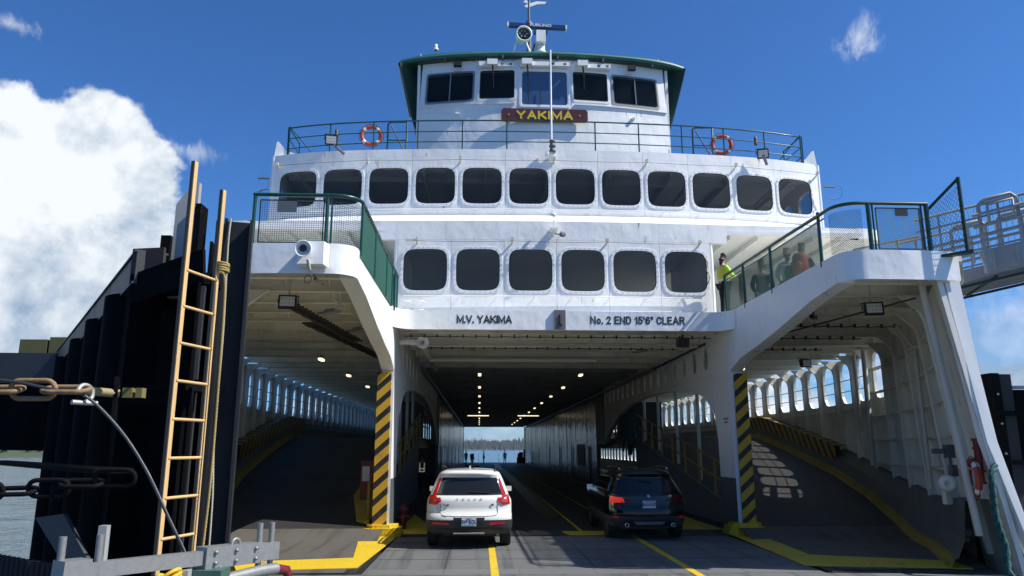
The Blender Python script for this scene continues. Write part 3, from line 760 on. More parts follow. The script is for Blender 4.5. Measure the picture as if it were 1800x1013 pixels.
    for k in range(6): lamp(-5.2-.05*k, 24.5+5.5*k)
    for k in range(4): lamp(9.6, 27+6*k, .3)
    lamp(-3.3, 16.1, .9, False); lamp(-3.1, 18.6, .9, False); lamp(4.9, 22.4, .5, False); lamp(-.2, 21.9, 0, False, .1, .4)
    # speakers / small floods under the beam
    b = MB(); b.lathe([(.0, .0), (.05, 0), (.07, .12), (.17, .26), (.16, .26), (.05, .1)], (-1.55, 19.9, 4.88), (.1, -1, -.1), 18); b.box((-1.55, 20.0, 4.98), (.08, .1, .2)); fp(b, 'loudhailer', PIPE)
    for (x, yy) in ((5.55, 19.9),):
        b = MB(); b.box((x, yy, 4.93), (.32, .2, .24), Matrix.Rotation(.35, 3, 'X')); b.box((x, yy, 5.1), (.05, .05, .16)); fp(b, 'small_floodlight', BLACK)
        if x < 5.3: break
    # small warning notice on the right post
    b = MB(); b.bx((XR-.008, 19.45, 2.7), (XR-.001, 19.85, 2.92)); fp(b, 'notice', WSTRIP)
    text_obj('DO NOT BLOCK', .055, RED, ferry, 'lettering', (XR-.012, 19.65, 2.86), Matrix.Rotation(-math.pi/2, 3, 'Z') @ FACE, .001, .003)
    text_obj('PASSAGE', .055, RED, ferry, 'lettering', (XR-.012, 19.65, 2.77), Matrix.Rotation(-math.pi/2, 3, 'Z') @ FACE, .001, .003)
build_tunnel()

def build_wings():
    """forward ends of the passenger deck either side of the tunnel mouth"""
    for s in (-1, 1):
        X0 = XL if s < 0 else XR
        xe = lambda y: (hull_l(y) if s < 0 else hull_r(y))
        r = .42
        xo = 8.70 if s > 0 else 2*XC-8.70
        # curved fascia
        pts = [(X0+s*(r-r*math.cos(t)), 12.975-(r-.05)*math.sin(t)) for t in [math.pi/2*k/8 for k in range(9)]]
        pts += [(X0+s*(r+.5), 12.6), ((X0+s*(r+.5)+xo)/2, 12.62), (xo, 12.7)]
        mb = MB(); mb.strip([(x, y, 5.06) for x, y in pts], [(x, y, ZP) for x, y in pts], True)
        mb.strip([(x, y, 5.06) for x, y in pts], [(x, y+.02, 5.06) for x, y in pts])
        inner = [(x+s*.02 if i < 5 else x, y+(.035 if i >= 4 else 0), 0) for i, (x, y) in enumerate(pts)]
        mb.strip([(x, y, 5.06) for x, y, _ in inner], [(x, y, ZP) for x, y, _ in inner], True)
        fp(mb, 'fascia', WHITE)
        # deck plate
        mb = MB(); ys = [12.75, 13.6, 16.3, 19.2, 22, 25, 30, 40, 96]
        A = [(X0 if y < 22.5 else XC, y, 0) for y in ys]; B = [(xe(y), y, 0) for y in ys]
        poly = [(a[0]+s*.03, a[1]) for a in A if a[1] < 19.3]+[(X0+s*.03, 19.2)]
        out = [(xe(y), y) for y in reversed([12.75, 13.6, 16.3, 19.2, 22, 25, 30])]
        mb.prism([(X0+s*.03, 13.0), (X0+s*.3, 12.72)]+[(x, y) for x, y in reversed(out)]+[(X0+s*.03, 30)], lambda a, b, d: (a, b, d), 5.44, ZP-.06)
        fp(mb, 'passenger_deck', CREAM)
        for y in (13.4, 14.6, 15.8, 17.0, 18.2):
            b = MB(); x0, x1 = X0+s*.34, xe(y)-s*.12
            b.bx((min(x0, x1), y-.012, 5.16), (max(x0, x1), y+.012, 5.44)); b.bx((min(x0, x1), y-.07, 5.145), (max(x0, x1), y+.07, 5.16)); fp(b, 'overhead_beam', CREAM)
            for q in range(5):
                x = X0+s*(.8+q*.85)
                if abs(x-x1) < .2 or s*(x1-x) < 0: continue
                b = MB(); b.prism([(0, 5.44), (0, 5.2), (.3, 5.44)], lambda p, z, d: (x+d, y-p, z), -.01, .01); fp(b, 'tripping_bracket', CREAM)
        # deck edge bulwark outboard (low)
        b = MB(); ys = [12.78, 13.6, 16.3, 19.2, 22, 25]
        b.strip([(xe(y), y, 5.06) for y in ys], [(xe(y), y, ZP) for y in ys]); b.strip([(xe(y), y, ZP) for y in ys], [(xe(y)-s*.08, y, ZP) for y in ys]); fp(b, 'deck_edge', WHITE)
build_wings()

def mesh_panel(f, L, H, pitch=.055, diamond=False, w=.0045):
    """woven wire panel on mapping f(s,z)->3d, real wires"""
    b = MB()
    def wire(a, c): b.bar(f(*a), f(*c), w, w)
    if diamond:
        n = int((L+H)/pitch)
        for i in range(n):
            t = i*pitch
            a = (max(0, t-H), min(t, H)); c = (min(t, L), max(0, t-L))
            if a[0] < L: wire(a, c); 
            a2 = (max(0, t-H), H-min(t, H)); c2 = (min(t, L), H-max(0, t-L)); wire(a2, c2)
    else:
        for i in range(int(L/pitch)+1): wire((i*pitch, 0), (i*pitch, H))
        for i in range(int(H/pitch)+1): wire((0, i*pitch), (L, i*pitch))
    return b

def build_railings():
    ZR = 6.52
    # ---- left wing: front panel, rounded corner, canvas side
    def rail(path, m=GREEN, r=.036): 
        b = MB(); b.tube(path, r, 10); fp(b, 'handrail', m)
    X0 = XL+.02; yf = 12.72
    corner = [(X0-.42+.42*math.sin(t), yf+.42-.42*math.cos(t)) for t in [math.pi/2*k/8 for k in range(9)]]
    rail([(-4.05, yf, ZR)]+[(x, y, ZR) for x, y in corner]+[(X0, 19.1, ZR)])
    for x in (-4.02, -2.74): b = MB(); b.tube([(x, yf, ZP-.1), (x, yf, ZR)], .034, 10); fp(b, 'rail_post', GREEN)
    b = MB(); b.tube([(-2.66, yf+.02, ZP-.1), (-2.66, yf+.02, ZR)], .02, 8); fp(b, 'rail_post', GREEN)
    for y in (yf+.42, 14.9, 16.8, 17.9, 18.5, 19.05): b = MB(); b.tube([(X0, y, ZP-.1), (X0, y, ZR)], .028, 8); fp(b, 'rail_post', GREEN)
    # framed wire panel
    b = MB()
    for p, q in (((-3.92, ZP+.04), (-2.80, ZP+.04)), ((-2.80, ZP+.04), (-2.80, ZR-.10)), ((-2.80, ZR-.10), (-3.92, ZR-.10)), ((-3.92, ZR-.10), (-3.92, ZP+.04))):
        b.bar((p[0], yf, p[1]), (q[0], yf, q[1]), .02, .02)
    fp(b, 'panel_frame', DARKG)
    fp(mesh_panel(lambda s_, z: (-3.92+s_, yf, ZP+.04+z), 1.12, ZR-.14-ZP, .04), 'wire_mesh', DARKG)
    cc = [(x, y) for x, y in corner]
    def fc(s_, z):
        t = min(1, max(0, s_/.66)); th = math.pi/2*t; return (X0-.42+.42*math.sin(th), yf+.42-.42*math.cos(th), ZP+.04+z)
    fp(mesh_panel(fc, .66, ZR-.14-ZP, .04, False), 'wire_mesh', GREEN)
    for (a, c_) in ((yf+.46, 14.87), (14.93, 16.77), (16.83, 17.87), (18.53, 19.0)):
        b = MB(); b.bx((X0-.012, a, ZP-.1), (X0-.004, c_, ZR-.07))
        for k in range(int((c_-a)/.18)): b.box((X0, a+.1+k*.18, ZR-.045), (.012, .02, .05))
        fp(b, 'canvas_panel', GCANVAS)
    fp(mesh_panel(lambda s_, z: (X0-.008, 17.93+s_, ZP+z), .55, ZR-.12-ZP, .04), 'wire_mesh', GREEN)
    b = MB(); b.bx((-3.62, yf-.01, 6.20), (-3.28, yf-.004, 6.42)); fp(b, 'notice_plate', mat('grey_notice', (.10, .12, .13), .5))
    # ---- right wing
    X1 = XR+.02; r = .42
    cornr = [(X1+.42-.42*math.cos(t), yf+.42-.42*math.sin(t)) for t in [math.pi/2*k/8 for k in range(9)]]
    rail([(X1, 19.2, ZR+.12), (X1, 15.0, ZR+.05)]+[(x, y, ZR) for x, y in cornr]+[(8.25, yf, ZR)])
    rail([(X1+.04, 19.1, ZR), (X1+.04, 13.4, ZR-.09)], r=.016)
    for y in (19.15, 17.75, 16.0, 13.55): b = MB(); b.tube([(X1, y, ZP-.1), (X1, y, ZR+.08)], .034, 10); fp(b, 'rail_post', GREEN)
    for x, rr in ((7.12, .04), (7.2, .018), (8.12, .02), (8.22, .045)): b = MB(); b.tube([(x, yf, ZP-.05), (x, yf, ZR)], rr, 10); fp(b, 'rail_post', GREEN)
    for (a, c_) in ((13.6, 15.95), (16.05, 17.7), (17.8, 19.1)):
        fp(mesh_panel(lambda s_, z: (X1, a+s_, ZP-.05+z), c_-a, ZR-.03-ZP, .045, True, .006), 'wire_mesh', GREEN)
    def fr(s_, z):
        t = min(1, max(0, s_/.66)); th = math.pi/2*t; return (X1+.42-.42*math.cos(th), yf+.42-.42*math.sin(th), ZP+.03+z)
    fp(mesh_panel(fr, .66, ZR-.14-ZP, .045, True), 'wire_mesh', DARKG)
    b = MB()
    for p, q in (((7.26, ZP+.05), (8.08, ZP+.05)), ((8.08, ZP+.05), (8.08, ZR-.09)), ((8.08, ZR-.09), (7.26, ZR-.09)), ((7.26, ZR-.09), (7.26, ZP+.05))): b.bar((p[0], yf, p[1]), (q[0], yf, q[1]), .02, .02)
    fp(b, 'panel_frame', DARKG)
    fp(mesh_panel(lambda s_, z: (7.26+s_, yf, ZP+.05+z), .82, ZR-.15-ZP, .045, True), 'wire_mesh', DARKG)
    b = MB(); b.bx((7.62, yf-.012, 6.28), (7.86, yf-.004, 6.42)); fp(b, 'notice_plate', BLACK)
    # swing gate at the gangway landing
    b = MB(); g0 = (8.30, 12.85); g1 = (8.72, 12.45)
    b.tube([(g0[0], g0[1], ZP-.05), (g0[0], g0[1], 6.42)], .03, 8); b.tube([(g1[0], g1[1], 5.55), (g1[0], g1[1], 6.95)], .035, 8)
    b.tube([(g0[0], g0[1], 6.42), (g1[0], g1[1], 6.93)], .03, 8); b.bar((g0[0]-.1, g0[1], ZP-.1), (g1[0]+.1, g1[1], 5.55), .16, .05)
    fp(b, 'boarding_gate', DARKG)
    fp(mesh_panel(lambda s_, z: (g0[0]+(g1[0]-g0[0])*s_, g0[1]+(g1[1]-g0[1])*s_, 5.58+z*(.8+.45*s_)), 1.0, 1.0, .09, True), 'wire_mesh', DARKG)
    # horn box on the left fascia
    b = MB(); b.prism([(-3.12, 5.16), (-2.68, 5.16), (-2.68, 5.56), (-3.12, 5.56)], lambda a, z, d: (a+(d-12.3)*.15, d, z), 12.32, 12.59); fp(b, 'horn_box', WHITE2)
    b = MB(); b.lathe([(.035, .0), (.05, .05), (.10, .12), (.145, .17), (.135, .175), (.075, .09), (.03, .02)], (-2.99, 12.32, 5.39), (.0, -1, -.05), 24); fp(b, 'horn', WHITE2)
    b = MB(); b.lathe([(.0, -.155), (.065, -.156)], (-2.99, 12.32, 5.39), (0, 1, 0), 20); fp(b, 'horn_throat', BLACK)
    b = MB(); b.tube([(-2.92, 12.25, 5.22), (-2.9, 12.3, 5.08), (-2.9, 12.6, 5.0)], .028, 8); fp(b, 'air_pipe', PIPE)
    b = MB(); b.torus((-2.96, 12.5, 4.93), .07, .008, (.3, 1, 0), 16, 5); b.box((-2.8, 12.6, 4.93), (.16, .06, .06), Matrix.Rotation(.5, 3, 'Y')); b.tube([(-2.88, 12.5, 5.02), (-2.74, 12.7, 4.88)], .02, 6); fp(b, 'valve', mat('brass_rusty', (.16, .09, .04), .5, rust=.6))
build_railings()

def floodlight(name, c, w, h, yaw, pitch, parent_parts=True):
    c = Vector(c); rot = Matrix.Rotation(yaw, 3, 'Z') @ Matrix.Rotation(pitch, 3, 'X')
    b = MB(); b.box(c, (w, .09, h), rot)
    for k in range(5): b.box(c+rot @ Vector((-w/2+w*(k+.5)/5, .08, 0)), (.02, .09, h*.8), rot)
    b.tube([c+rot @ Vector((-w/2-.02, .05, 0)), c+rot @ Vector((-w/2-.02, .12, h*.6)), c+rot @ Vector((w/2+.02, .12, h*.6)), c+rot @ Vector((w/2+.02, .05, 0))], .014, 6)
    o = fp(b, 'floodlight', BLACK)
    l = MB(); l.box(c+rot @ Vector((0, -.048, 0)), (w*.80, .008, h*.74), rot); l.build('lens', mat('lamp_lens_pale', (.62, .62, .58), .3), o)
    l = MB()
    for i in range(4):
        for j in range(2): l.box(c+rot @ Vector((-w*.3+w*.2*i, -.055, -h*.16+h*.32*j)), (w*.05, .006, h*.08), rot)
    l.build('led_array', mat('lamp_grey', (.2, .2, .2), .4), o, kind='stuff')
    return o
def build_house():
    xw = XC
    # ---------------- lower cabin front
    Yl = lambda x: 19.70+.12*((x-xw)/4.3)**2
    fl = lambda s_, z, d: (s_, Yl(s_)+d, z)
    cs = [-1.52+1.445*k for k in range(6)]
    ed = [-2.28]+[(cs[i]+cs[i+1])/2 for i in range(5)]+[6.42]
    for i in range(6):
        a, b_ = ed[i], ed[i+1]
        mb = MB(); plate(mb, fl, a, b_-.007, 5.6, 7.74, (cs[i], 6.88, .60, .585, 5), .12); fp(mb, 'wall_plate', WHITE)
        fr = MB(); ring_frame(fr, fl, cs[i], 6.88, .60, .585, 5, .07, .022); w = fp(fr, 'window', [WHITE2, BOLT])
        g = MB(); ring_frame(g, fl, cs[i], 6.88, .585, .57, 5, .016, .012, bolts=False); g.build('gasket', BLACK, w)
        p = MB(); pane(p, fl, cs[i], 6.88, .60, .585, 5, .035); p.build('pane', PANE, w)
    # header strip running the whole breadth
    n = 9; xs = [-6.9+17.8*i/n for i in range(n+1)]
    fh = lambda s_, z, d: (s_, 19.70+.12*min(1.2, abs(s_-xw)/4.3)**2+(max(0, abs(s_-xw)-5)**2)*.012+d, z)
    for i in range(n):
        mb = MB(); plate(mb, fh, xs[i], xs[i+1]-.003, 7.99 if not (-2.2 < (xs[i]+xs[i+1])/2 < 6.4) else 7.745, 8.28, None, .14); fp(mb, 'header_plate', WHITE)
    # sloping shelf between the two storeys
    def Yu(x): t = (x-xw)/8.55; return 21.15+.50*t*t+.35*t**6
    for i in range(12):
        a = -6.55+17.4*i/12; b_ = a+17.4/12-.003
        mb = MB(); vs = []
        for k in range(4):
            x = a+(b_-a)*k/3
            for t in range(7):
                u = t/6; y = fh(x, 0, 0)[1]*(1-u)+(Yu(x)-.05)*u; z = 8.28+.62*(u**1.35)
                vs.append((x, y, z))
        fs = [(k*7+t, (k+1)*7+t, (k+1)*7+t+1, k*7+t+1) for k in range(3) for t in range(6)]
        mb.add(vs, fs, True); fp(mb, 'sloping_plate', WHITE)
    # ---------------- upper cabin front, 12 windows
    fu = lambda s_, z, d: (s_, Yu(s_)+d, z)
    cu = [1.43+1.41*(k-5) for k in range(12)]
    eu = [-6.48]+[(cu[i]+cu[i+1])/2 for i in range(11)]+[10.82]
    for i in range(12):
        a, b_ = eu[i], eu[i+1]
        tilt = .0
        top = 11.02
        mb = MB(); plate(mb, fu, a, b_-.007, 8.86, 10.78, (cu[i], 9.84, .595, .57, 5), .12); fp(mb, 'wall_plate', WHITE)
        mb = MB(); plate(mb, fu, a, b_-.007, 10.783, top, None, .12); fp(mb, 'parapet_plate', WHITE)
        fr = MB(); ring_frame(fr, fu, cu[i], 9.84, .595, .57, 5, .065, .022); w = fp(fr, 'window', [WHITE2, BOLT])
        g = MB(); ring_frame(g, fu, cu[i], 9.84, .58, .555, 5, .016, .012, bolts=False); g.build('gasket', BLACK, w)
        p = MB(); pane(p, fu, cu[i], 9.84, .595, .57, 5, .035); p.build('pane', PANE, w)
    # upturned fins at the deck corners
    for s, xe in ((-1, -6.48), (1, 10.80)):
        mb = MB(); y = Yu(xe)
        mb.prism([(xe, 11.0), (xe-s*1.1, 11.0), (xe-s*.75, 11.07), (xe-s*.35, 11.22), (xe-s*.12, 11.5), (xe-s*.06, 11.5)], lambda a, z, d: (a, d, z), y-.02, y+.03); fp(mb, 'corner_fin', WHITE)
    # sides, roofs and floors of the deckhouse
    for s, xe in ((-1, -6.5), (1, 10.84)):
        # upper cabin side, with windows
        y0 = Yu(xe)+.0
        f = lambda y, z, d: (xe-s*d, y, z)
        for k in range(10):
            a = y0+.1+k*1.6; mb = MB(); plate(mb, f, a, a+1.597, 8.3, 11.0, (a+.8, 9.84, .55, .53, 5), .1, n=24); fp(mb, 'wall_plate', WHITE)
            p = MB(); pane(p, f, a+.8, 9.84, .55, .53, 5, .05); fp(p, 'side_pane', PANE)
        mb = MB(); mb.bx((xe-.05, y0+16.1, 8.3), (xe+.05, 80, 11.0)); fp(mb, 'side_wall', WHITE)
        mb = MB(); mb.tube([(xe-s*.02, y0+.04, 8.3), (xe-s*.02, y0+.04, 11.02)], .07, 10); fp(mb, 'corner_pillar', WHITE)
        # shelter: inner wall of the recess, back wall, deck head
        xi = -2.30 if s < 0 else 6.44
        mb = MB(); mb.bx((min(xi-.04*s, xi+.06*s), 19.86, 5.6), (max(xi-.04*s, xi+.06*s), 24.0, 8.0)); fp(mb, 'recess_side_wall', WHITE)
        mb = MB(); mb.tube([(xi+s*.02, 19.90, 5.6), (xi+s*.02, 19.90, 8.0)], .07, 12); fp(mb, 'recess_corner', WHITE)
        mb = MB(); mb.bx((min(xi, xe), 24.0, 5.6), (max(xi, xe), 24.1, 8.1)); fp(mb, 'recess_back_wall', WHITE2)
        mb = MB(); mb.bx((min(xi, xe), 19.85, 8.0), (max(xi, xe), 24.0, 8.1)); fp(mb, 'recess_overhead', WHITE2)
        for k in range(5):
            x = xi+s*(.6+.8*k); mb = MB(); mb.bx((x-.01, 19.9, 7.86), (x+.01, 24, 8.0)); mb.bx((x-.04, 19.9, 7.85), (x+.04, 24, 7.86)); fp(mb, 'recess_beam', WHITE2)
        # outboard end of the upper deck slab, rounded
        mb = MB(); rr = .55; xo = xe+s*.85; yy = fh(xe, 0, 0)[1]
        pts = [(xe, yy), (xo-s*rr, yy+.03)]+[(xo-s*rr+s*rr*math.sin(t), yy+.03+rr-rr*math.cos(t)) for t in [math.pi/2*k/6 for k in range(1, 7)]]+[(xo, 40)]
        mb.strip([(x, y, 7.99) for x, y in pts], [(x, y, 8.30) for x, y in pts], True); mb.strip([(x, y, 8.30) for x, y in pts], [(xe-s*.2, y, 8.30) for x, y in pts]); mb.strip([(x, y, 7.99) for x, y in pts], [(xe-s*.2, y, 7.99) for x, y in pts]); fp(mb, 'deck_end', WHITE)
    mb = MB(); mb.bx((-2.25, 20, 7.9), (6.4, 27, 7.96)); mb.bx((-2.25, 20, 5.55), (6.4, 27, 5.6)); fp(mb, 'lounge_interior', INTER)
    mb = MB(); mb.bx((-6.4, 22.2, 10.84), (10.7, 34, 10.9)); mb.bx((-6.4, 21.8, 8.3), (10.7, 34, 8.4))
    for k in range(9): mb.bx((-5.9+k*2.0, 22.4, 10.60), (-5.82+k*2.0, 37, 10.84))
    for q in range(4): mb.bx((-6.3, 23.2+q*2.4, 10.66), (10.6, 23.3+q*2.4, 10.84))
    for k in range(6): mb.bx((-5+k*3, 22.6, 10.78), (-4.2+k*3, 33, 10.84))
    for k in range(5):
        for q in range(2): mb.bx((-5.5+k*3.4, 23.2+q*3.4, 8.4), (-4.0+k*3.4, 23.9+q*3.4, 9.35))
    fp(mb, 'lounge_interior', INTER)
    mb = MB(); mb.bx((-6.45, 22.1, 10.95), (10.75, 80, 11.0)); 
    vs = [(x, Yu(x)+.1, 10.97) for x in [-6.4+17.1*i/16 for i in range(17)]]; mb.strip(vs, [(v[0], 22.2, 10.97) for v in vs]); fp(mb, 'bridge_deck', GREYP)
    # ---------------- grab rails with wavy shadows, wires, small fittings
    for (F, z, x0, x1, nb) in ((fu, 9.08, -5.2, 10.6, 14), (fl, 6.13, -2.1, 6.1, 8)):
        mb = MB(); n = 70
        mb.tube([F(x0+(x1-x0)*i/n, z, -.075) for i in range(n+1)], .017, 6)
        for i in range(nb):
            x = x0+(x1-x0)*(i+.5)/nb; mb.tube([F(x, z, 0), F(x, z, -.075)], .012, 5)
        fp(mb, 'grab_rail', WHITE2)
    for (F, z, x0, x1, m_) in ((fu, 10.58, -6.3, 10.7, 6), (fl, 7.62, -1.75, 6.1, 3)):
        pts = [x0+(x1-x0)*i/m_ for i in range(m_+1)]
        mb = MB()
        for a, c_ in zip(pts, pts[1:]): mb.tube([F(a+(c_-a)*t/6, z+.04-.10*4*(t/6)*(1-t/6)*.25, -.16) for t in range(7)], .006, 4)
        fp(mb, 'stretched_wire', CABLE)
        for x in pts:
            b = MB(); b.tube([F(x, z+.02, 0), F(x, z+.06, -.18)], .028, 8); b.box(F(x, z+.09, -.17), (.07, .10, .09)); fp(b, 'wire_bracket', PIPE)
    for (x, z) in ((-2.0, 7.62),):
        b = MB(); b.box((x+.1, 19.62, z+.05), (.32, .05, .05)); fp(b, 'tensioner', PIPE)
    # foot rungs at the left end of the lower front
    for z in (5.75, 5.98):
        for x in (-2.05, -1.65):
            b = MB(); b.tube([(x-.13, Yl(x), z), (x-.13, Yl(x)-.12, z), (x+.13, Yl(x)-.12, z), (x+.13, Yl(x), z)], .012, 6); fp(b, 'foot_rung', WHITE2)
    # floods
    floodlight('f', (-4.52, 21.0, 11.15), .36, .30, .15, .25); floodlight('f', (8.72, 21.2, 11.03), .34, .30, -.25, .2)
    for x, z in ((-4.45, 11.1), (8.65, 10.98)): b = MB(); b.bar((x, 21.0, z-.08), (x+.25, 21.4, z-.22), .08, .05); fp(b, 'lamp_bracket', GREYP)
    floodlight('f', (-3.72, 14.2, 4.86), .34, .26, .1, -.12); floodlight('f', (8.02, 14.5, 4.88), .36, .26, -.25, -.12)
    for x, y in ((-3.72, 14.3), (8.02, 14.6)): b = MB(); b.tube([(x, y, 5.0), (x, y, 5.44)], .02); fp(b, 'lamp_stem', PIPE)
    floodlight('f', (10.6, 23.6, 4.8), .36, .26, .3, 0)
    # mast lamp cluster amidships on the parapet, camera and stay on the lower front
    b = MB(); c = Vector((2.14, 20.95, 11.0))
    b.lathe([(.0, -.15), (.10, -.15), (.10, -.08), (.075, -.06), (.075, .02), (.10, .03), (.10, .08), (.075, .09), (.075, .17), (.09, .18), (.09, .24), (0, .25)], c, (0, 0, 1), 16); fp(b, 'navigation_light', GREYP)
    b = MB(); b.bar(c+Vector((-.18, 0, -.22)), c+Vector((.06, .1, -.13)), .18, .09); b.bar(c+Vector((0, 0, -.2)), (2.14, 21.2, 10.6), .1, .05); fp(b, 'light_bracket', WHITE2)
    b = MB(); b.tube([(2.0, 19.5, 8.0), (2.0, 19.45, 8.25)], .015); b.lathe([(.045, -.13), (.055, .08), (.04, .11), (0, .11)], (1.98, 19.42, 8.38), (.4, -1, -.4), 14); b.box((2.0, 19.55, 8.0), (.22, .3, .04)); b.tube([(2.0, 19.5, 8.0), (2.0, 19.65, 7.78)], .02); fp(b, 'security_camera', WHITE2)
    b = MB(); b.lathe([(0, -.06), (.06, -.06), (.09, .05), (.08, .06), (0, .05)], (2.22, 19.4, 7.82), (.5, -1, 0), 14); b.tube([(2.22, 19.45, 7.82), (2.05, 19.62, 7.9)], .015); fp(b, 'deck_lamp', GREYP)
    # aerial loops at the left corner and right corner
    for s, xe in ((-1, -6.5), (1, 10.85)):
        b = MB(); b.tube([(xe, 21.8, 10.2), (xe+s*.35, 21.8, 10.2)], .03); b.torus((xe+s*.3, 21.8, 10.05), .28, .008, (0, 1, 0), 18, 5, a0=-1.2, a1=1.8); b.tube([(xe, 21.8, 9.85), (xe+s*.28, 21.8, 9.8)], .015); fp(b, 'stay_bracket', GREYP)
    # small ladder-cable tangle right of the last lower window
    b = MB(); b.tube([(6.2, 19.7, 7.35), (6.28, 19.6, 7.1), (6.22, 19.6, 6.9), (6.32, 19.6, 6.7), (6.25, 19.65, 6.5)], .012, 5); fp(b, 'loose_cable', YRAIL)
    # ---------------- top railing
    zr = 11.02; hh = 1.0
    def Yr(x): return Yu(x)+.12
    xa, xb = -6.05, 10.3; N = 40
    for z, r in ((hh, .024), (hh*.64, .017), (hh*.30, .017)):
        b = MB(); pts = [(xa+(xb-xa)*i/N, Yr(xa+(xb-xa)*i/N), zr+z-.06*abs((xa+(xb-xa)*i/N-xw)/8)**2) for i in range(N+1)]
        pts = [(xa-.02, Yr(xa)+1.3, zr+z)]+pts+[(xb+.02, Yr(xb)+1.3, zr+z)]
        b.tube(pts, r, 8); fp(b, 'top_rail', GREEN)
    k = 0; x = 2.14-1.37*6
    while x < 10.4:
        if x > xa-.1:
            b = MB(); b.tube([(x, Yr(x), zr-.03), (x, Yr(x), zr+hh-.03)], .022, 8); fp(b, 'rail_post', GREEN)
        x += 1.37
    for x, s in ((xa, -1), (xb, 1)):
        for dy in (0, 1.3): b = MB(); b.tube([(x, Yr(x)+dy, zr-.03), (x, Yr(x)+dy, zr+hh)], .022, 8); fp(b, 'rail_post', GREEN)
        b = MB(); b.tube([(x, Yr(x), zr+hh), (x-s*.75, Yr(x)+.05, zr+.1)], .018, 6); fp(b, 'rail_brace', GREEN)
    for x0, x1 in ((-3.0, -2.4), (6.85, 7.5)):      # stair hatch rails behind
        b = MB(); b.tube([(x0, 22.2, 11.0), (x0, 22.2, 12.25), (x0+.1, 22.2, 12.32), (x1, 22.2, 12.32), (x1, 22.2, 11.0)], .03, 8); b.tube([(x0, 22.2, 11.7), (x1, 22.2, 11.7)], .02, 6); b.tube([(x0+.1, 22.2, 12.2), (x1, 22.2, 11.2)], .02); fp(b, 'stair_rail', DARKG)
        b = MB(); b.bx((x0-.1, 22.1, 11.15), (x1+.1, 22.9, 11.35)); fp(b, 'stair_hatch', DARKG)
    # ---------------- wheelhouse
    Yw0 = 23.45
    def Yw(x): return Yw0+.028*(x-xw)**2
    x0, x1 = -2.28, 6.62
    def fw(s_, z, d):   # leans in slightly towards the top
        return (xw+(s_-xw)*(1-.012*(z-12)), Yw(s_)+d-.0*(z-12), z)
    wins = [(-1.22, 14.37, .82, .52), (.46, 14.40, .62, .53), (2.15, 14.26, .84, .66), (3.80, 14.38, .63, .53), (5.47, 14.34, .83, .52)]
    we = [x0, -.27, 1.18, 3.09, 4.54, x1]
    for i, (xc, zc, a, h) in enumerate(wins):
        mb = MB(); plate(mb, fw, we[i], we[i+1]-.003, 13.45, 15.20, (xc, zc, a, h, 26), .12, n=48); fp(mb, 'wheelhouse_plate', WHITE)
        fr = MB(); ring_frame(fr, fw, xc, zc, a, h, 26, .06, .02, n=64, bolts=False)
        w = fp(fr, 'wheelhouse_window', WHITE2 if i in (1, 2, 3) else GALV)
        g = MB(); ring_frame(g, fw, xc, zc, a-.035, h-.035, 26, .035, .01, n=64, bolts=False); g.build('gasket', WHITE2 if i == 2 else BLACK, w)
        if i in (0, 4): g = MB(); g.bar(fw(xc, zc-h, -.01), fw(xc, zc+h, -.01), .04, .04); g.build('mullion', GALV, w)
        p = MB(); pane(p, fw, xc, zc, a, h, 26, .02, 64); p.build('pane', PANE if i != 2 else mat('painted_sky_glass', (.045, .085, .17), .06, spec=1.0), w)  # middle pane: reflected sky painted into its blue base colour
    mb = MB(); nn = 6
    for i in range(nn):
        a = x0+(x1-x0)*i/nn; b_ = x0+(x1-x0)*(i+1)/nn-.003
        p = MB(); plate(p, fw, a, b_, 11.0, 13.445, None, .12); fp(p, 'wheelhouse_plate', WHITE)
        p = MB(); plate(p, fw, a, b_, 15.203, 15.42, None, .12); fp(p, 'wheelhouse_plate', WHITE)
    for a, b_ in ((x0, 1.1), (3.2, x1)):
        mb = MB(); pts = [a+(b_-a)*k/6 for k in range(7)]
        for p, q in zip(pts, pts[1:]): mb.bar(fw(p, 13.68, -.03), fw(q, 13.68, -.03), .05, .035)
        fp(mb, 'window_ledge', WHITE2)
    for s, xe in ((-1, x0), (1, x1)):
        mb = MB(); y = Yw(xe); mb.bx((min(xe, xe-s*.1), y+.02, 11.0), (max(xe, xe-s*.1), 27.5, 15.40)); fp(mb, 'wheelhouse_side', WHITE)
        # dark green wing screen under the roof edge
        mb = MB(); xo = xe+s*.62
        mb.add([(xe+s*.02, y+.5, 13.0), (xe+s*.02, y+.5, 15.35), (xo, y-.20, 15.35), (xo-s*.05, y+.0, 14.95), (xe+s*.15, y+.4, 13.3),
                (xe+s*.02, y+2.8, 13.0), (xo, y+2.8, 15.35), (xe+s*.15, y+2.8, 13.3)],
               [(0, 1, 2, 3), (0, 3, 4), (2, 6, 7, 4), (2, 4, 3), (0, 4, 7, 5)]); fp(mb, 'wing_screen', DARKG)
    mb = MB(); mb.bx((x0+.1, 27.4, 11), (x1-.1, 27.5, 15.35)); mb.bx((x0+.1, Yw(x0), 13.0), (x1-.1, 27.4, 13.05)); mb.bx((-1.8, Yw0+.9, 13.05), (6.0, Yw0+1.6, 13.75)); fp(mb, 'wheelhouse_interior', INTER)
    # roof with thick rounded green edge
    def edge(t):        # plan outline front edge
        x = xw+t*(5.08); return (x, 23.29+.50*t*t+.25*t**8)
    ts = [-1+2*i/24 for i in range(25)]
    mb = MB(); pr = [(0.10, 0), (.0, .03), (-.04, .10), (0, .18), (.12, .22), (.5, .23)]
    rows = [[(edge(t)[0], edge(t)[1]+dy, 15.38+dz-.05*(t*t)) for t in ts] for dy, dz in pr]
    for A, B in zip(rows, rows[1:]): mb.strip(A, B, True)
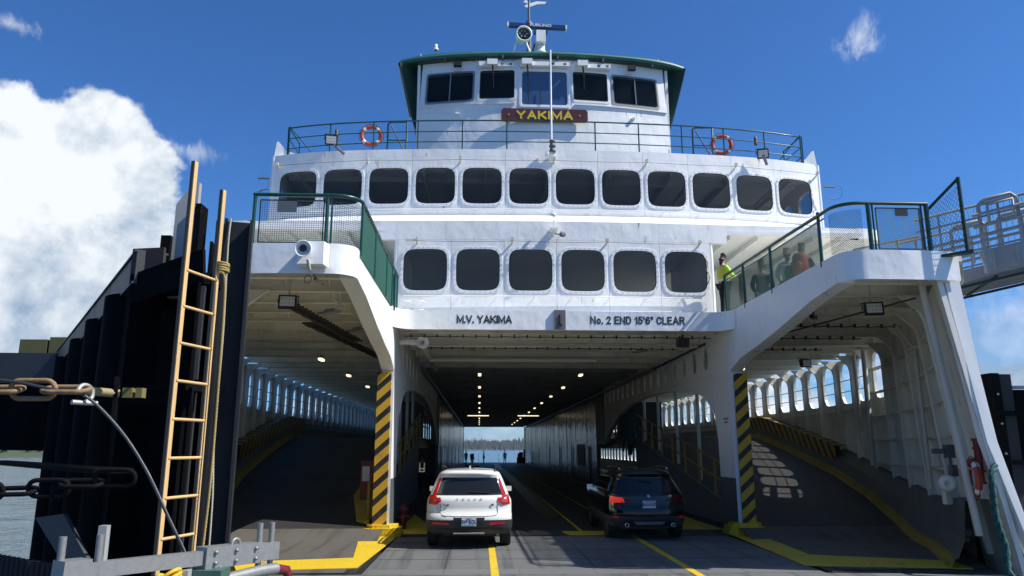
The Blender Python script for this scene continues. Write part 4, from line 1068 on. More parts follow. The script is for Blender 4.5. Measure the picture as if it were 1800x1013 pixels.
    for s in (-1, 1):
        X = xw+s*5.08; Y = edge(s)[1]
        rr = [[(X+s*(.03-dy), Y+.1, 15.33+dz), (X+s*(.03-dy), 28.3, 15.33+dz)] for dy, dz in pr]
        for A, B in zip(rr, rr[1:]): mb.strip(A, B, True)
    fp(mb, 'roof_edge', GREENR)
    mb = MB(); mb.prism([edge(t) for t in ts]+[(xw+5.08, 28.3), (xw-5.08, 28.3)], lambda a, b_, d: (a, b_+(.02 if b_ < 27 else 0), d), 15.345, 15.375); fp(mb, 'roof_soffit', DARKG)
    mb = MB(); mb.prism([(edge(t)[0]*.98+xw*.02, edge(t)[1]+.15) for t in ts]+[(xw+5.0, 28.2), (xw-5.0, 28.2)], lambda a, b_, d: (a, b_, d), 15.60, 15.64); fp(mb, 'roof_top', GREENR)
    # wiper motor boxes and blinds above windows
    for (xc, w_, bx_) in ((.42, 1.22, -.15), (2.16, 1.72, -.65), (3.92, 1.22, -.4)):
        c = fw(xc, 15.10, -.10); b = MB(); b.box(c, (w_, .14, .15)); fp(b, 'wiper_housing', WHITE2)
        m = fw(xc+bx_, 15.13, -.2); b = MB(); b.box(m, (.36, .18, .20)); fp(b, 'wiper_motor', WHITE2)
        zb = 13.70 if xc == 2.16 else 14.2
        b = MB(); b.bar((m[0], m[1], 15.05), (m[0]+.04, m[1]+.02, 14.65), .05, .03); b.bar((m[0]+.04, m[1]+.03, 14.75), (m[0]+.05, m[1]+.05, zb), .025, .02); fp(b, 'wiper', BLACK)
        for dx in (.2, .5): b = MB(); b.box((c[0]+dx*w_*.8, c[1]-.072, c[2]), (.09, .006, .07)); b.build('label_plate', GREYP, ferry)
    b = MB(); b.bar(fw(2.0, 13.62, -.03), fw(2.0, 14.2, -.03), .02, .02); fp(b, 'wiper', BLACK)
    for x in (-.98, 5.35): b = MB(); b.box(fw(x, 15.12, -.22), (.27, .16, .15)); b.bar(fw(x, 15.18, -.2), fw(x, 15.36, -.05), .03, .03); fp(b, 'awning_lamp', BLACK)
    for x in (-.95, 5.2): b = MB(); c = Vector(fw(x, 14.85, -.1)); b.bar(c, c+Vector((.12, -.05, -.14)), .012, .012); b.bar(c+Vector((-.15, 0, .05)), c+Vector((.12, 0, .08)), .01, .01); fp(b, 'lamp_arm', GALV)
    b = MB()
    for x0_, x1_ in ((-1.1, .1), (1.0, 2.0), (3.1, 3.6)):
        b.tube([(x0_+(x1_-x0_)*t/8, Yw(x0_)-.12, 15.14+.14*math.sin(math.pi*t/8)+.06) for t in range(9)], .008, 4)
    fp(b, 'loose_cable', CABLE)
    for x in (-1.3, .7, 2.6, 4.2, 6.0): b = MB(); b.box((x, Yw(x)-.15, 15.33), (.05, .2, .12)); fp(b, 'soffit_bracket', GREYP)
    for x, z in ((-.9, 13.35), (5.3, 13.3)): b = MB(); b.box(fw(x, z, -.05), (.12, .12, .06)); fp(b, 'wall_stub', WHITE2)
    # name board
    bm = mat('varnished_board', (.105, .022, .014), .35, grain=.4, gscale=14, coat=.4)
    w_, h_ = 1.48, .235; zc = 13.19; yy = Yw(xw)-.10
    b = MB(); b.prism([(xw-.02-w_+.08, zc-h_), (xw-.02+w_-.08, zc-h_), (xw-.02+w_, zc-h_+.08), (xw-.02+w_, zc+h_-.08), (xw-.02+w_-.08, zc+h_), (xw-.02-w_+.08, zc+h_), (xw-.02-w_, zc+h_-.08), (xw-.02-w_, zc-h_+.08)], lambda a, z, d: (a, d, z), yy-.03, yy+.03)
    nb = fp(b, 'name_board', bm)
    yt = mat('board_yellow', (.66, .50, .03), .5)
    sign_letters('YAKIMA', .31, .22, xw-.02, yy-.030, zc-.155, yt, nb, 1.08, gap=.36, depth=.012)
    for x in (-1.22, 1.2): b = MB(); b.bx((xw-.02+x-.022, yy-.045, zc-.02), (xw-.02+x+.022, yy-.03, zc+.024)); b.build('dot', yt, nb)
    # jack staff in front, standing on the rail
    b = MB(); b.tube([(2.14, 21.22, 11.0), (2.14, 21.22, 12.05)], .032, 8); b.tube([(2.14, 21.22, 12.05), (2.14, 21.22, 14.42)], .027, 8); fp(b, 'jack_staff', WHITE2)
    # ---------------- roof gear
    z0 = 15.62
    b = MB(); b.lathe([(.17, 0), (.17, .55), (.21, .56), (.21, .66), (.16, .7), (.16, .9), (.0, .95)], (2.12, 24.6, z0), n=18); b.box((2.12, 24.45, z0+1.15), (.34, .34, .46)); fp(b, 'radar_pedestal', WHITE2)
    b = MB(); b.bar((.90, 24.5, z0+1.68), (3.08, 24.5, z0+1.60), .16, .14); b.box((2.12, 24.5, z0+1.42), (.5, .2, .1)); sc_ = fp(b, 'radar_scanner', mat('radar_blue', (.015, .05, .17), .35))
    for x, z in ((.92, 1.68), (3.06, 1.60)): b = MB(); b.box((x, 24.5, z0+z), (.06, .18, .16)); b.build('end_cap', WHITE2, sc_)
    text_obj('FURUNO', .15, WSTRIP, sc_, 'lettering', (2.12, 24.405, z0+1.64), Matrix.Rotation(.036, 3, 'Y') @ FACE, .003, .005, 1.3)
    c = Vector((1.45, 24.1, z0+1.0)); ax = Vector((.12, -1, -.08))
    b = MB(); b.lathe([(0, .30), (.16, .28), (.26, .15), (.28, -.2), (.29, -.23), (.25, -.23), (.24, -.16)], c, -ax, 24); sl_ = fp(b, 'searchlight', WHITE2)
    b = MB(); b.lathe([(.245, -.15), (.1, -.04), (0, -.02)], c, -ax, 20); b.build('reflector', mat('dark_glass', (.02, .03, .03), .05, spec=1), sl_)
    for k in range(6): b = MB(); a = k*math.pi/3; b.box(c+Vector((math.cos(a)*.12, -.17, math.sin(a)*.12)), (.03, .02, .03)); b.build('lamp_element', WHITE2, sl_)
    for x in (1.1, 1.72):
        b = MB(); b.lathe([(.18, 0), (.2, .12), (.18, .26), (.1, .32), (0, .33)], (x, 24.1, z0), n=14); b.tube([(x, 24.1, z0+.3), (1.32+(x-1.32)*.6, 24.1, z0+.75)], .035, 8); fp(b, 'searchlight_base', WHITE2)
    b = MB(); b.tube([(1.72, 24.9, z0), (1.72, 24.9, z0+2.1)], .10, 10); b.tube([(1.72, 24.9, z0+2.1), (1.72, 24.9, z0+3.0)], .045, 8); b.lathe([(0, -.1), (.13, -.06), (.15, .02), (.1, .1), (0, .12)], (1.72, 24.9, z0+1.95), n=14)
    b.tube([(1.72, 24.9, z0+.4), (1.9, 24.4, z0+.9)], .04); fp(b, 'mast', GREYP)
    b = MB(); b.tube([(1.72, 24.9, z0+2.0), (1.72, 24.9, z0+3.05)], .035, 8); fp(b, 'mast_pole', WHITE2)
    # light-coloured pennant-like vane at the mast head
    b = MB(); b.prism([(0, 0), (.3, .10), (.75, .12), (.7, .04), (.3, -.02), (.1, -.10), (-.15, -.2), (-.3, -.15), (-.1, -.03), (-.35, .03), (-.2, .12)], lambda a, z, d: (1.78+a*.8, 24.9+d+.1*a, z0+2.85+z), -.02, .02); fp(b, 'wind_vane', WHITE2)
    b = MB(); b.lathe([(0, 0), (.12, 0), (.12, .12), (.09, .14), (.09, .24), (.12, .26), (.12, .36), (0, .38)], (2.48, 24.2, z0), n=14); b.bar((2.6, 24.2, z0+.1), (2.9, 24.2, z0+.02), .1, .1); fp(b, 'anchor_light', GREYP)
    b = MB(); b.lathe([(.0, 0), (.05, 0), (.05, .22), (.0, .25)], (-1.62, 23.4, z0-.05), n=10); b.lathe([(.0, 0), (.09, 0), (.09, .06), (0, .07)], (-1.62, 23.4, z0-.05), n=10); fp(b, 'aerial_dome', WHITE2)
    b = MB()
    for x in (-4.2, -2.6, -.5, .2, 3.2, 3.9, 5.2): b.tube([(x*.9+1.6, 23.9, z0-.02), (x*.9+1.6, 23.9, z0+.10)], .012, 5)
    fp(b, 'roof_stubs', WHITE2)
build_house()

def build_platform_stuff():
    for s, X0 in ((-1, XL-.42), (1, XR+.42)):
        # yellow rail climbing with the ramp then level
        ys = [20.6+1.6*k for k in range(13)]
        for h in (.55, 1.05):
            b = MB(); b.tube([(X0, y, ramp_z(y)+h) for y in ys], .03, 8); fp(b, 'ramp_rail', YRAIL)
        for y in ys: b = MB(); b.tube([(X0, y, ramp_z(y)), (X0, y, ramp_z(y)+1.05)], .045, 8); fp(b, 'rail_post', YRAIL)
        for y in (24.5, 27.2, 30.0, 32.5):
            b = MB(); b.tube([(X0+s*.25, y, ramp_z(y)), (X0+s*.25, y, 5.4)], .06, 8); fp(b, 'stanchion', PIPE)
        b = MB(); b.bx((X0+s*.3, 34.5, 2.56), (X0+s*1.5, 39.5, 4.2)); fp(b, 'machinery_casing', BLACK)
        # hanging teal hawsers
    # curved rail and yellow walk at the left post
    b = MB()
    for h in (.45, .8, 1.12): b.tube([(-2.75, 19.35, h), (-3.0, 21.4, h+.25), (-3.15, 22.5, h+.55), (-3.1, 24, h+.85)], .028, 8)
    for (x, y, z) in ((-2.76, 19.4, 0), (-3.05, 21.8, .4)): b.tube([(x, y, 0), (x, y, 1.3+z)], .04, 8)
    fp(b, 'curved_rail', YRAIL)
    b = MB(); b.prism([(-2.7, 19.2), (-3.05, 19.5), (-3.55, 22), (-3.6, 25), (-3.2, 25), (-2.72, 19.9)], lambda a, c, d: (a, c, d+ramp_z(c)), .02, .09); fp(b, 'yellow_walkway', YEL)
    for x, y in ((-3.2, 26.0), (-3.0, 28.5), (-3.3, 30)): b = MB(); b.tube([(x, y, 1), (x, y, 5.1)], .07, 8); fp(b, 'stanchion', PIPE)
build_platform_stuff()
# ------------------------------------------------------------ vehicles
class Car:
    """body as a stack of plan outlines; local x right, y forward (rear bumper at y=0), z up"""
    def __init__(s, levels): s.L = levels      # (z, halfwidth, y_rear, y_front, corner_r, power)
    def par(s, z):
        L = s.L
        if z <= L[0][0]: return L[0][1:]
        for a, b in zip(L, L[1:]):
            if z <= b[0]:
                t = (z-a[0])/(b[0]-a[0]+1e-9); return tuple(a[i]+(b[i]-a[i])*t for i in range(1, 6))
        return L[-1][1:]
    def ring(s, L, n=9):
        z, w, yr, yf, c, p = L; P_ = []
        for k in range(n):      # rear right quarter: from centre rear to side
            t = k/(n-1); x = w*math.sin(t*math.pi/2)**.75; q = abs(x/w)
            P_.append((x, yr+c*(1-(max(0, 1-q**p))**(1/p))))
        cf = c*1.6
        for f_ in (.2, .4, .6, .8): P_.append((w, yr+c+(yf-cf-yr-c)*f_))
        for k in range(n):
            t = 1-k/(n-1); x = w*math.sin(t*math.pi/2)**.75; q = abs(x/w)
            P_.append((x, yf-cf*(1-(max(0, 1-q**p))**(1/p))))
        left = [(-x, y) for x, y in P_[1:-1]][::-1]
        return [(x, y, z) for x, y in P_+left]
    def body(s, mb):
        rings = [s.ring(L) for L in s.L]; m = len(rings[0])
        mb.add([v for r in rings for v in r], [(i*m+k, i*m+(k+1) % m, (i+1)*m+(k+1) % m, (i+1)*m+k) for i in range(len(rings)-1) for k in range(m)], True)
        top = rings[-1]; zt = s.L[-1][0]
        cy = sum(v[1] for v in top)/m
        r2 = [(x*.6, cy+(y-cy)*.75, zt+.018) for x, y, z in top]
        mb.add(top+r2+[(0, cy, zt+.026)], [(k, (k+1) % m, m+(k+1) % m, m+k) for k in range(m)]+[(m+k, m+(k+1) % m, 2*m) for k in range(m)], True)
        mb.add(rings[0], [tuple(range(m))[::-1]])
    def rear(s, x, z, off=.006):
        w, yr, yf, c, p = s.par(z); q = min(.999, abs(x)/w)
        return (x, yr+c*(1-(1-q**p)**(1/p))-off, z)
    def side(s, sx, y, z, off=.006):
        w = s.par(z)[0]; return (sx*(w+off), y, z)
    def rpatch(s, mb, quad, off=.006, nu=8, nv=4, smooth=True, mi=0):
        """quad corners (x,z) in order bl, br, tr, tl -> curved patch on the rear"""
        vs = []
        for j in range(nv+1):
            for i in range(nu+1):
                u, v = i/nu, j/nv
                x = (quad[0][0]*(1-u)+quad[1][0]*u)*(1-v)+(quad[3][0]*(1-u)+quad[2][0]*u)*v
                z = (quad[0][1]*(1-u)+quad[1][1]*u)*(1-v)+(quad[3][1]*(1-u)+quad[2][1]*u)*v
                vs.append(s.rear(x, z, off))
        mb.add(vs, [(j*(nu+1)+i, j*(nu+1)+i+1, (j+1)*(nu+1)+i+1, (j+1)*(nu+1)+i) for j in range(nv) for i in range(nu)], smooth, mi)
    def spatch(s, mb, sx, pts4, off=.006, nu=6, nv=4):
        vs = []
        for j in range(nv+1):
            for i in range(nu+1):
                u, v = i/nu, j/nv
                y = (pts4[0][0]*(1-u)+pts4[1][0]*u)*(1-v)+(pts4[3][0]*(1-u)+pts4[2][0]*u)*v
                z = (pts4[0][1]*(1-u)+pts4[1][1]*u)*(1-v)+(pts4[3][1]*(1-u)+pts4[2][1]*u)*v
                vs.append(s.side(sx, y, z, off))
        mb.add(vs, [(j*(nu+1)+i, j*(nu+1)+i+1, (j+1)*(nu+1)+i+1, (j+1)*(nu+1)+i) for j in range(nv) for i in range(nu)], True)

def wheels(root, xs, ys, r, rimm):
    for sx in (-1, 1):
        for y in ys:
            c = (sx*xs, y, r)
            t = MB(); t.lathe([(r*.66, -.11), (r*.93, -.115), (r*.985, -.10), (r, -.08), (r, .08), (r*.985, .10), (r*.93, .115), (r*.66, .11)], c, (1, 0, 0), 40)
            for k in range(3):
                t.torus((c[0]+(-.05+.05*k), y, r), r, .004, (1, 0, 0), 40, 4)
            w = t.build('wheel', RUBBER, root, local=True)
            q = MB(); q.lathe([(0, sx*.06), (.06, sx*.06), (.07, sx*.03), (r*.62, sx*.05), (r*.68, sx*.09), (r*.68, -sx*.08)], c, (1, 0, 0), 28)
            for k in range(5):
                a = k*2*math.pi/5; d = Vector((0, math.cos(a), math.sin(a))); q.bar(Vector(c)+Vector((sx*.085, 0, 0))+d*.05, Vector(c)+Vector((sx*.085, 0, 0))+d*r*.64, .07, .02, up=(1, 0, 0))
            q.build('rim', rimm, w, local=True)

TAIL = mat('tail_light_red', (.30, .008, .008), .12, coat=1.0, emit=((1, .03, .02), .06))
TAILLIT = mat('tail_light_lit', (.4, .02, .02), .2, emit=((1, .05, .03), .30))
TAILD = mat('tail_light_dark', (.13, .004, .004), .12, coat=1.0)
PLAST = mat('bumper_plastic', (.035, .036, .038), .55)
CHROME = mat('chrome', (.6, .6, .62), .12, metal=1.0)
PLATE = mat('number_plate_white', (.62, .66, .70), .4)
PLTXT = mat('plate_navy', (.02, .03, .14), .5)
ALLOY = mat('alloy', (.25, .25, .26), .3, metal=.8)

def white_suv():
    g = thing('suv', (-.20, 16.45, 0), 'white compact SUV seen from behind with tall red tail lights, left of the black one', 'car', 0)
    wp = mat('suv_white_paint', (.74, .74, .69), .22, coat=1.0, dirt=.12, dirtcol=(.4, .38, .32), dscale=2)
    L = [(.30, .83, .14, 4.30, .30, 2.4), (.36, .90, .06, 4.38, .34, 2.6), (.46, .925, .02, 4.42, .36, 2.8), (.60, .93, .0, 4.42, .36, 2.8), (.70, .93, .02, 4.42, .34, 2.8),
         (.74, .925, .085, 4.42, .32, 2.8), (.86, .925, .10, 4.40, .30, 2.8), (.97, .92, .085, 4.36, .30, 2.8), (1.04, .90, .11, 4.15, .28, 2.8), (1.09, .865, .15, 3.45, .26, 2.8),
         (1.14, .85, .19, 3.30, .26, 2.8), (1.30, .79, .33, 2.95, .26, 2.8), (1.44, .735, .46, 2.60, .26, 2.8), (1.505, .70, .40, 2.40, .30, 2.6), (1.555, .675, .36, 2.25, .34, 2.4), (1.60, .62, .42, 2.10, .36, 2.2), (1.625, .54, .55, 1.95, .36, 2.0)]
    c = Car(L); b = MB(); c.body(b); b.build('body', wp, g, local=True)
    b = MB(); Lb = [l for l in L if l[0] <= .60]; Lb = [(z, w+.012, yr-.012, yf, cc, p) for z, w, yr, yf, cc, p in Lb]
    Lb[-1] = (.60,)+Lb[-1][1:]; Car(Lb).body(b); b.build('bumper', PLAST, g, local=True)
    b = MB(); c.rpatch(b, [(-.70, 1.13), (.70, 1.13), (.60, 1.465), (-.60, 1.465)], .008, 20, 8); b.build('rear_window', CARGLASS, g, local=True)
    b = MB(); c.rpatch(b, [(-.735, 1.105), (.735, 1.105), (.735, 1.13), (-.735, 1.13)], .006, 12, 2); b.build('window_trim', BLACK, g, local=True)
    for sx in (-1, 1):
        # tail light: tall blade beside the glass, then a wide foot
        t = MB(); c.rpatch(t, [(sx*.60, .985), (sx*.875, .985), (sx*.865, 1.06), (sx*.62, 1.06)], .014, 8, 3)
        c.rpatch(t, [(sx*.70, 1.06), (sx*.865, 1.06), (sx*.845, 1.12), (sx*.715, 1.10)], .014, 6, 3)
        c.rpatch(t, [(sx*.715, 1.10), (sx*.80, 1.12), (sx*.665, 1.46), (sx*.625, 1.45)], .014, 3, 8)
        c.rpatch(t, [(sx*.72, .905), (sx*.885, .925), (sx*.875, .985), (sx*.60, .985)], .014, 6, 2)
        o = t.build('tail_light', TAIL, g, local=True)
        t = MB(); c.rpatch(t, [(sx*.70, .96), (sx*.84, .96), (sx*.83, 1.02), (sx*.71, 1.02)], .018, 5, 2); t.build('reflector', mat('light_amber_red', (.45, .06, .05), .2), o, local=True)
        t = MB(); c.rpatch(t, [(sx*.42, .505), (sx*.78, .515), (sx*.76, .56), (sx*.44, .55)], .022, 8, 2); t.build('bumper_reflector', TAILLIT if sx > 5 else TAIL, g, local=True)
        t = MB(); pts = [(sx*.55, .45+.38*k/7, 0) for k in range(8)]
        t.tube([(sx*.60, .55, 1.655), (sx*.62, .8, 1.69), (sx*.62, 1.6, 1.70), (sx*.60, 2.2, 1.64)], .02, 8); t.tube([(sx*.60, .55, 1.655), (sx*.60, .56, 1.60)], .022, 6); t.build('roof_rail', BLACK, g, local=True)
        # side glass, arches, mirror
        t = MB(); c.spatch(t, sx, [(.85, 1.13), (3.2, 1.13), (2.6, 1.43), (1.0, 1.43)], .005, 8, 3); t.build('side_window', CARGLASS, g, local=True)
        t = MB(); t.box((sx*.955, 3.05, 1.10), (.16, .12, .12)); t.box((sx*.9, 3.05, 1.05), (.12, .05, .04)); t.build('mirror', wp, g, local=True)
    # tailgate shut lines
    def line(pts, r=.0045):
        t = MB(); t.tube([c.rear(x, z, .001) for x, z in pts], r, 5); return t
    pts = [(-.60, 1.0), (-.615, .74), (-.58, .70), (-.5, .685), (-.3, .675), (0, .675), (.3, .675), (.5, .685), (.58, .70), (.615, .74), (.60, 1.0)]
    line(pts, .005).build('tailgate_seam', BLACK, g, local=True)
    line([(-.62, 1.105), (.62, 1.105)], .006).build('tailgate_seam', BLACK, g, local=True)
    # dark number plate recess and plate
    t = MB(); c.rpatch(t, [(-.28, .46), (.28, .46), (.34, .655), (-.34, .655)], .016, 10, 4); t.build('plate_recess', BLACK, g, local=True)
    y = c.rear(0, .56, .03)[1]
    t = MB(); t.box((0, y, .565), (.31, .012, .165)); p = t.build('number_plate', PLATE, g, local=True)
    t = MB(); t.bx((-.14, y-.009, .495), (.14, y-.0065, .515)); t.build('plate_band', mat('plate_teal', (.12, .35, .42), .5), p, local=True)
    text_obj('319 RCK', .105, PLTXT, p, 'plate_number', (0, y-.010, .567), FACE, .001, .003, .78, local=True)
    text_obj('OREGON', .026, PLTXT, p, 'plate_state', (0, y-.010, .630), FACE, .001, .001, 1, local=True)
    GLY = mat('badge_grey', (.20, .20, .20), .25, metal=.7)
    for i, ch in enumerate('VOLVO'):
        x = -.255+.127*i; text_obj(ch, .05, GLY, g, 'badge_letter', (x, c.rear(x, 1.0, .004)[1], 1.02), FACE, .002, .002, 1.2, local=True)
    text_obj('XC40', .055, GLY, g, 'badge', (-.50, c.rear(-.5, .92, .008)[1]-.003, .905), FACE, .002, .002, 1, local=True)
    text_obj('B5', .055, BLACK, g, 'badge', (.50, c.rear(.5, .92, .008)[1]-.003, .905), FACE, .002, .004, 1, local=True)
    # skid plate, wiper, aerial, exhaust trim
    t = MB(); t.box((0, .02, .335), (.66, .04, .03)); t.build('skid_plate', mat('skid_grey', (.3, .29, .25), .4), g, local=True)
    t = MB(); c.rpatch(t, [(-.72, .395), (.72, .395), (.74, .43), (-.74, .43)], .03, 14, 1); t.build('bumper_lip', BLACK, g, local=True)
    t = MB(); t.tube([c.rear(-.02, 1.17, .03), c.rear(.2, 1.165, .035), c.rear(.44, 1.15, .03)], .012, 6); t.tube([c.rear(-.02, 1.17, .03), c.rear(-.05, 1.15, .01)], .02, 6); t.build('rear_wiper', BLACK, g, local=True)
    t = MB(); t.prism([(.95, 1.645), (1.15, 1.65), (.98, 1.705), (.94, 1.71)], lambda a, z, d: (d, a, z), -.018, .018); t.build('aerial_fin', wp, g, local=True)
    for x in (-.3, .3):
        t = MB(); t.box((x, 1.25, 1.18), (.30, .12, .20)); t.lathe([(.0, 0), (.09, .02), (.09, .14), (0, .16)], (x, 1.25, 1.27), n=12); t.build('headrest', BLACK, g, local=True)
    t = MB(); t.box((0, 2.3, .25), (1.2, 3.2, .10)); t.build('underbody', BLACK, g, local=True)
    wheels(g, .80, (.86, 3.56), .36, ALLOY)
    return g
white_suv()

def black_suv():
    g = thing('suv', (3.98, 17.75, 0), 'black SUV seen from behind with a blue-white number plate, right of the white one', 'car', 0)
    bp = mat('suv_black_paint', (.004, .004, .0045), .14, coat=.5, dirt=.1, spec=.3)
    L = [(.30, .82, .12, 4.30, .34, 2.4), (.40, .885, .04, 4.4, .40, 2.4), (.55, .905, .0, 4.42, .42, 2.4), (.66, .91, .0, 4.42, .42, 2.4), (.74, .91, .03, 4.42, .40, 2.5),
         (.84, .91, .08, 4.40, .38, 2.5), (.98, .905, .07, 4.36, .36, 2.5), (1.05, .88, .09, 4.05, .34, 2.5), (1.09, .845, .13, 3.45, .32, 2.5),
         (1.14, .82, .17, 3.28, .30, 2.5), (1.28, .755, .29, 2.95, .28, 2.6), (1.40, .70, .40, 2.65, .28, 2.6), (1.47, .665, .33, 2.45, .30, 2.5), (1.52, .64, .30, 2.3, .34, 2.4), (1.565, .58, .36, 2.15, .36, 2.2), (1.595, .50, .5, 2.0, .36, 2.0)]
    c = Car(L); b = MB(); c.body(b); b.build('body', bp, g, local=True)
    b = MB(); Lb = [(z, w+.01, yr-.01, yf, cc, p) for z, w, yr, yf, cc, p in L if z <= .56]; Car(Lb).body(b); b.build('bumper', PLAST, g, local=True)
    b = MB(); c.rpatch(b, [(-.68, 1.10), (.68, 1.10), (.57, 1.42), (-.57, 1.42)], .008, 20, 8); b.build('rear_window', CARGLASS, g, local=True)
    for sx in (-1, 1):
        t = MB(); c.rpatch(t, [(sx*.56, .86), (sx*.885, .84), (sx*.875, 1.0), (sx*.60, .965)], .012, 8, 3); o = t.build('tail_light', TAILLIT if sx < 0 else TAILD, g, local=True)
        t = MB(); c.rpatch(t, [(sx*.38, .90), (sx*.56, .87), (sx*.58, .955), (sx*.40, .925)], .012, 6, 2); t.build('light_bar', TAILD, o, local=True)
        t = MB(); c.rpatch(t, [(sx*.70, .50), (sx*.84, .51), (sx*.83, .545), (sx*.71, .54)], .02, 5, 1); t.build('bumper_reflector', TAIL, g, local=True)
        t = MB(); t.tube([(sx*.58, .55, 1.62), (sx*.6, .8, 1.65), (sx*.6, 1.6, 1.66), (sx*.58, 2.2, 1.60)], .016, 8); t.build('roof_rail', CHROME, g, local=True)
        t = MB(); c.spatch(t, sx, [(.80, 1.12), (3.2, 1.12), (2.65, 1.39), (1.0, 1.39)], .005, 8, 3); t.build('side_window', CARGLASS, g, local=True)
        t = MB(); t.tube([c.side(sx, y, z, .01) for y, z in ((.72, 1.11), (.86, 1.38), (1.1, 1.41), (2.62, 1.41), (3.25, 1.11), (.72, 1.11))], .010, 6); t.build('window_trim', CHROME, g, local=True)
        t = MB(); t.box((sx*.95, 3.05, 1.08), (.16, .12, .12)); t.box((sx*.88, 3.05, 1.03), (.12, .05, .04)); t.build('mirror', CHROME if sx < 0 else bp, g, local=True)
        t = MB(); t.lathe([(.03, .02), (.034, -.06), (.045, -.07), (.048, -.01)], (sx*.54, .04, .36), (0, 1, 0), 18); t.build('exhaust', CHROME, g, local=True)
    t = MB(); t.tube([c.rear(x, z, .001) for x, z in [(-.62, .95), (-.64, .75), (-.58, .66), (-.3, .63), (0, .63), (.3, .63), (.58, .66), (.64, .75), (.62, .95)]], .005, 5); t.build('tailgate_seam', BLACK, g, local=True)
    t = MB(); c.rpatch(t, [(-.30, .355), (.30, .355), (.37, .43), (-.37, .43)], .03, 10, 2); t.build('skid_plate', mat('skid_silver', (.33, .34, .36), .3, metal=.6), g, local=True)
    t = MB(); c.rpatch(t, [(-.66, .34), (.66, .34), (.60, .47), (-.60, .47)], .014, 12, 2); t.build('diffuser', BLACK, g, local=True)
    y = c.rear(0, .80, .02)[1]-.01
    t = MB(); t.box((0, y, .815), (.31, .012, .165)); p = t.build('number_plate', PLATE, g, local=True)
    t = MB(); t.bx((-.14, y-.009, .865), (.14, y-.0065, .885)); t.build('plate_band', mat('plate_blue', (.15, .3, .6), .5), p, local=True)
    text_obj('BHX4187', .10, PLTXT, p, 'plate_number', (0, y-.010, .805), FACE, .001, .003, .80, local=True)
    text_obj('WASHINGTON', .024, mat('plate_red', (.4, .05, .05), .5), p, 'plate_state', (0, y-.010, .876), FACE, .001, .001, 1, local=True)
    yb = c.rear(0, 1.0, .012)[1]
    t = MB(); t.lathe([(0, .012), (.040, .010), (.043, 0)], (0, yb+.01, 1.0), (0, -1, 0), 24); r_ = t.build('roundel', BLACK, g, local=True)
    for k in range(4):
        t = MB(); a0 = k*math.pi/2; t.add([(0, yb-.006, 1.0)]+[(.026*math.cos(a0+q*math.pi/8), yb-.006, 1.0+.026*math.sin(a0+q*math.pi/8)) for q in range(5)], [tuple(range(6))]); t.build('roundel_quarter', WSTRIP if k % 2 else mat('roundel_blue', (.03, .2, .6), .3), r_, local=True)
    t = MB(); t.torus((0, yb-.003, 1.0), .036, .003, (0, 1, 0), 24, 6); t.build('roundel_ring', CHROME, r_, local=True)
    text_obj('X1', .055, CHROME, g, 'badge', (.52, c.rear(.52, .985, .014)[1], 1.005), FACE, .002, .002, 1.1, local=True)
    t = MB(); t.tube([c.rear(-.18, 1.36, .03), c.rear(0, 1.32, .035), c.rear(.12, 1.30, .03)], .010, 6); t.build('rear_wiper', BLACK, g, local=True)
    t = MB(); t.prism([(.95, 1.615), (1.15, 1.62), (.98, 1.67), (.94, 1.675)], lambda a, z, d: (d, a, z), -.018, .018); t.build('aerial_fin', bp, g, local=True)
    t = MB(); t.box((0, 2.3, .25), (1.2, 3.2, .10)); t.build('underbody', BLACK, g, local=True)
    wheels(g, .79, (.86, 3.54), .355, ALLOY)
black_suv()

# ------------------------------------------------------------ people
def skin_mesh(name, verts, edges, radii, m, parent, sub=1, root=0, wcfun=None):
    me = bpy.data.meshes.new(name); me.from_pydata([tuple(v) for v in verts], edges, [])
    o = bpy.data.objects.new(name, me); COL.objects.link(o)
    md = o.modifiers.new('s', 'SKIN'); md.use_smooth_shade = True; md.branch_smoothing = .6
    sv = me.skin_vertices[0].data
    for i, r in enumerate(radii):
        sv[i].radius = r if isinstance(r, tuple) else (r, r); sv[i].use_root = (i == root)
    if sub: o.modifiers.new('u', 'SUBSURF').levels = sub
    dg = bpy.context.evaluated_depsgraph_get(); dg.update()
    nm = bpy.data.meshes.new_from_object(o.evaluated_get(dg)); nm.name = name
    bpy.data.objects.remove(o)
    for mm in (m if isinstance(m, list) else [m]): nm.materials.append(mm)
    if wcfun:
        for p in nm.polygons: p.material_index = wcfun(p.center)
    o = bpy.data.objects.new(name, nm); COL.objects.link(o); o.parent = parent
    return o
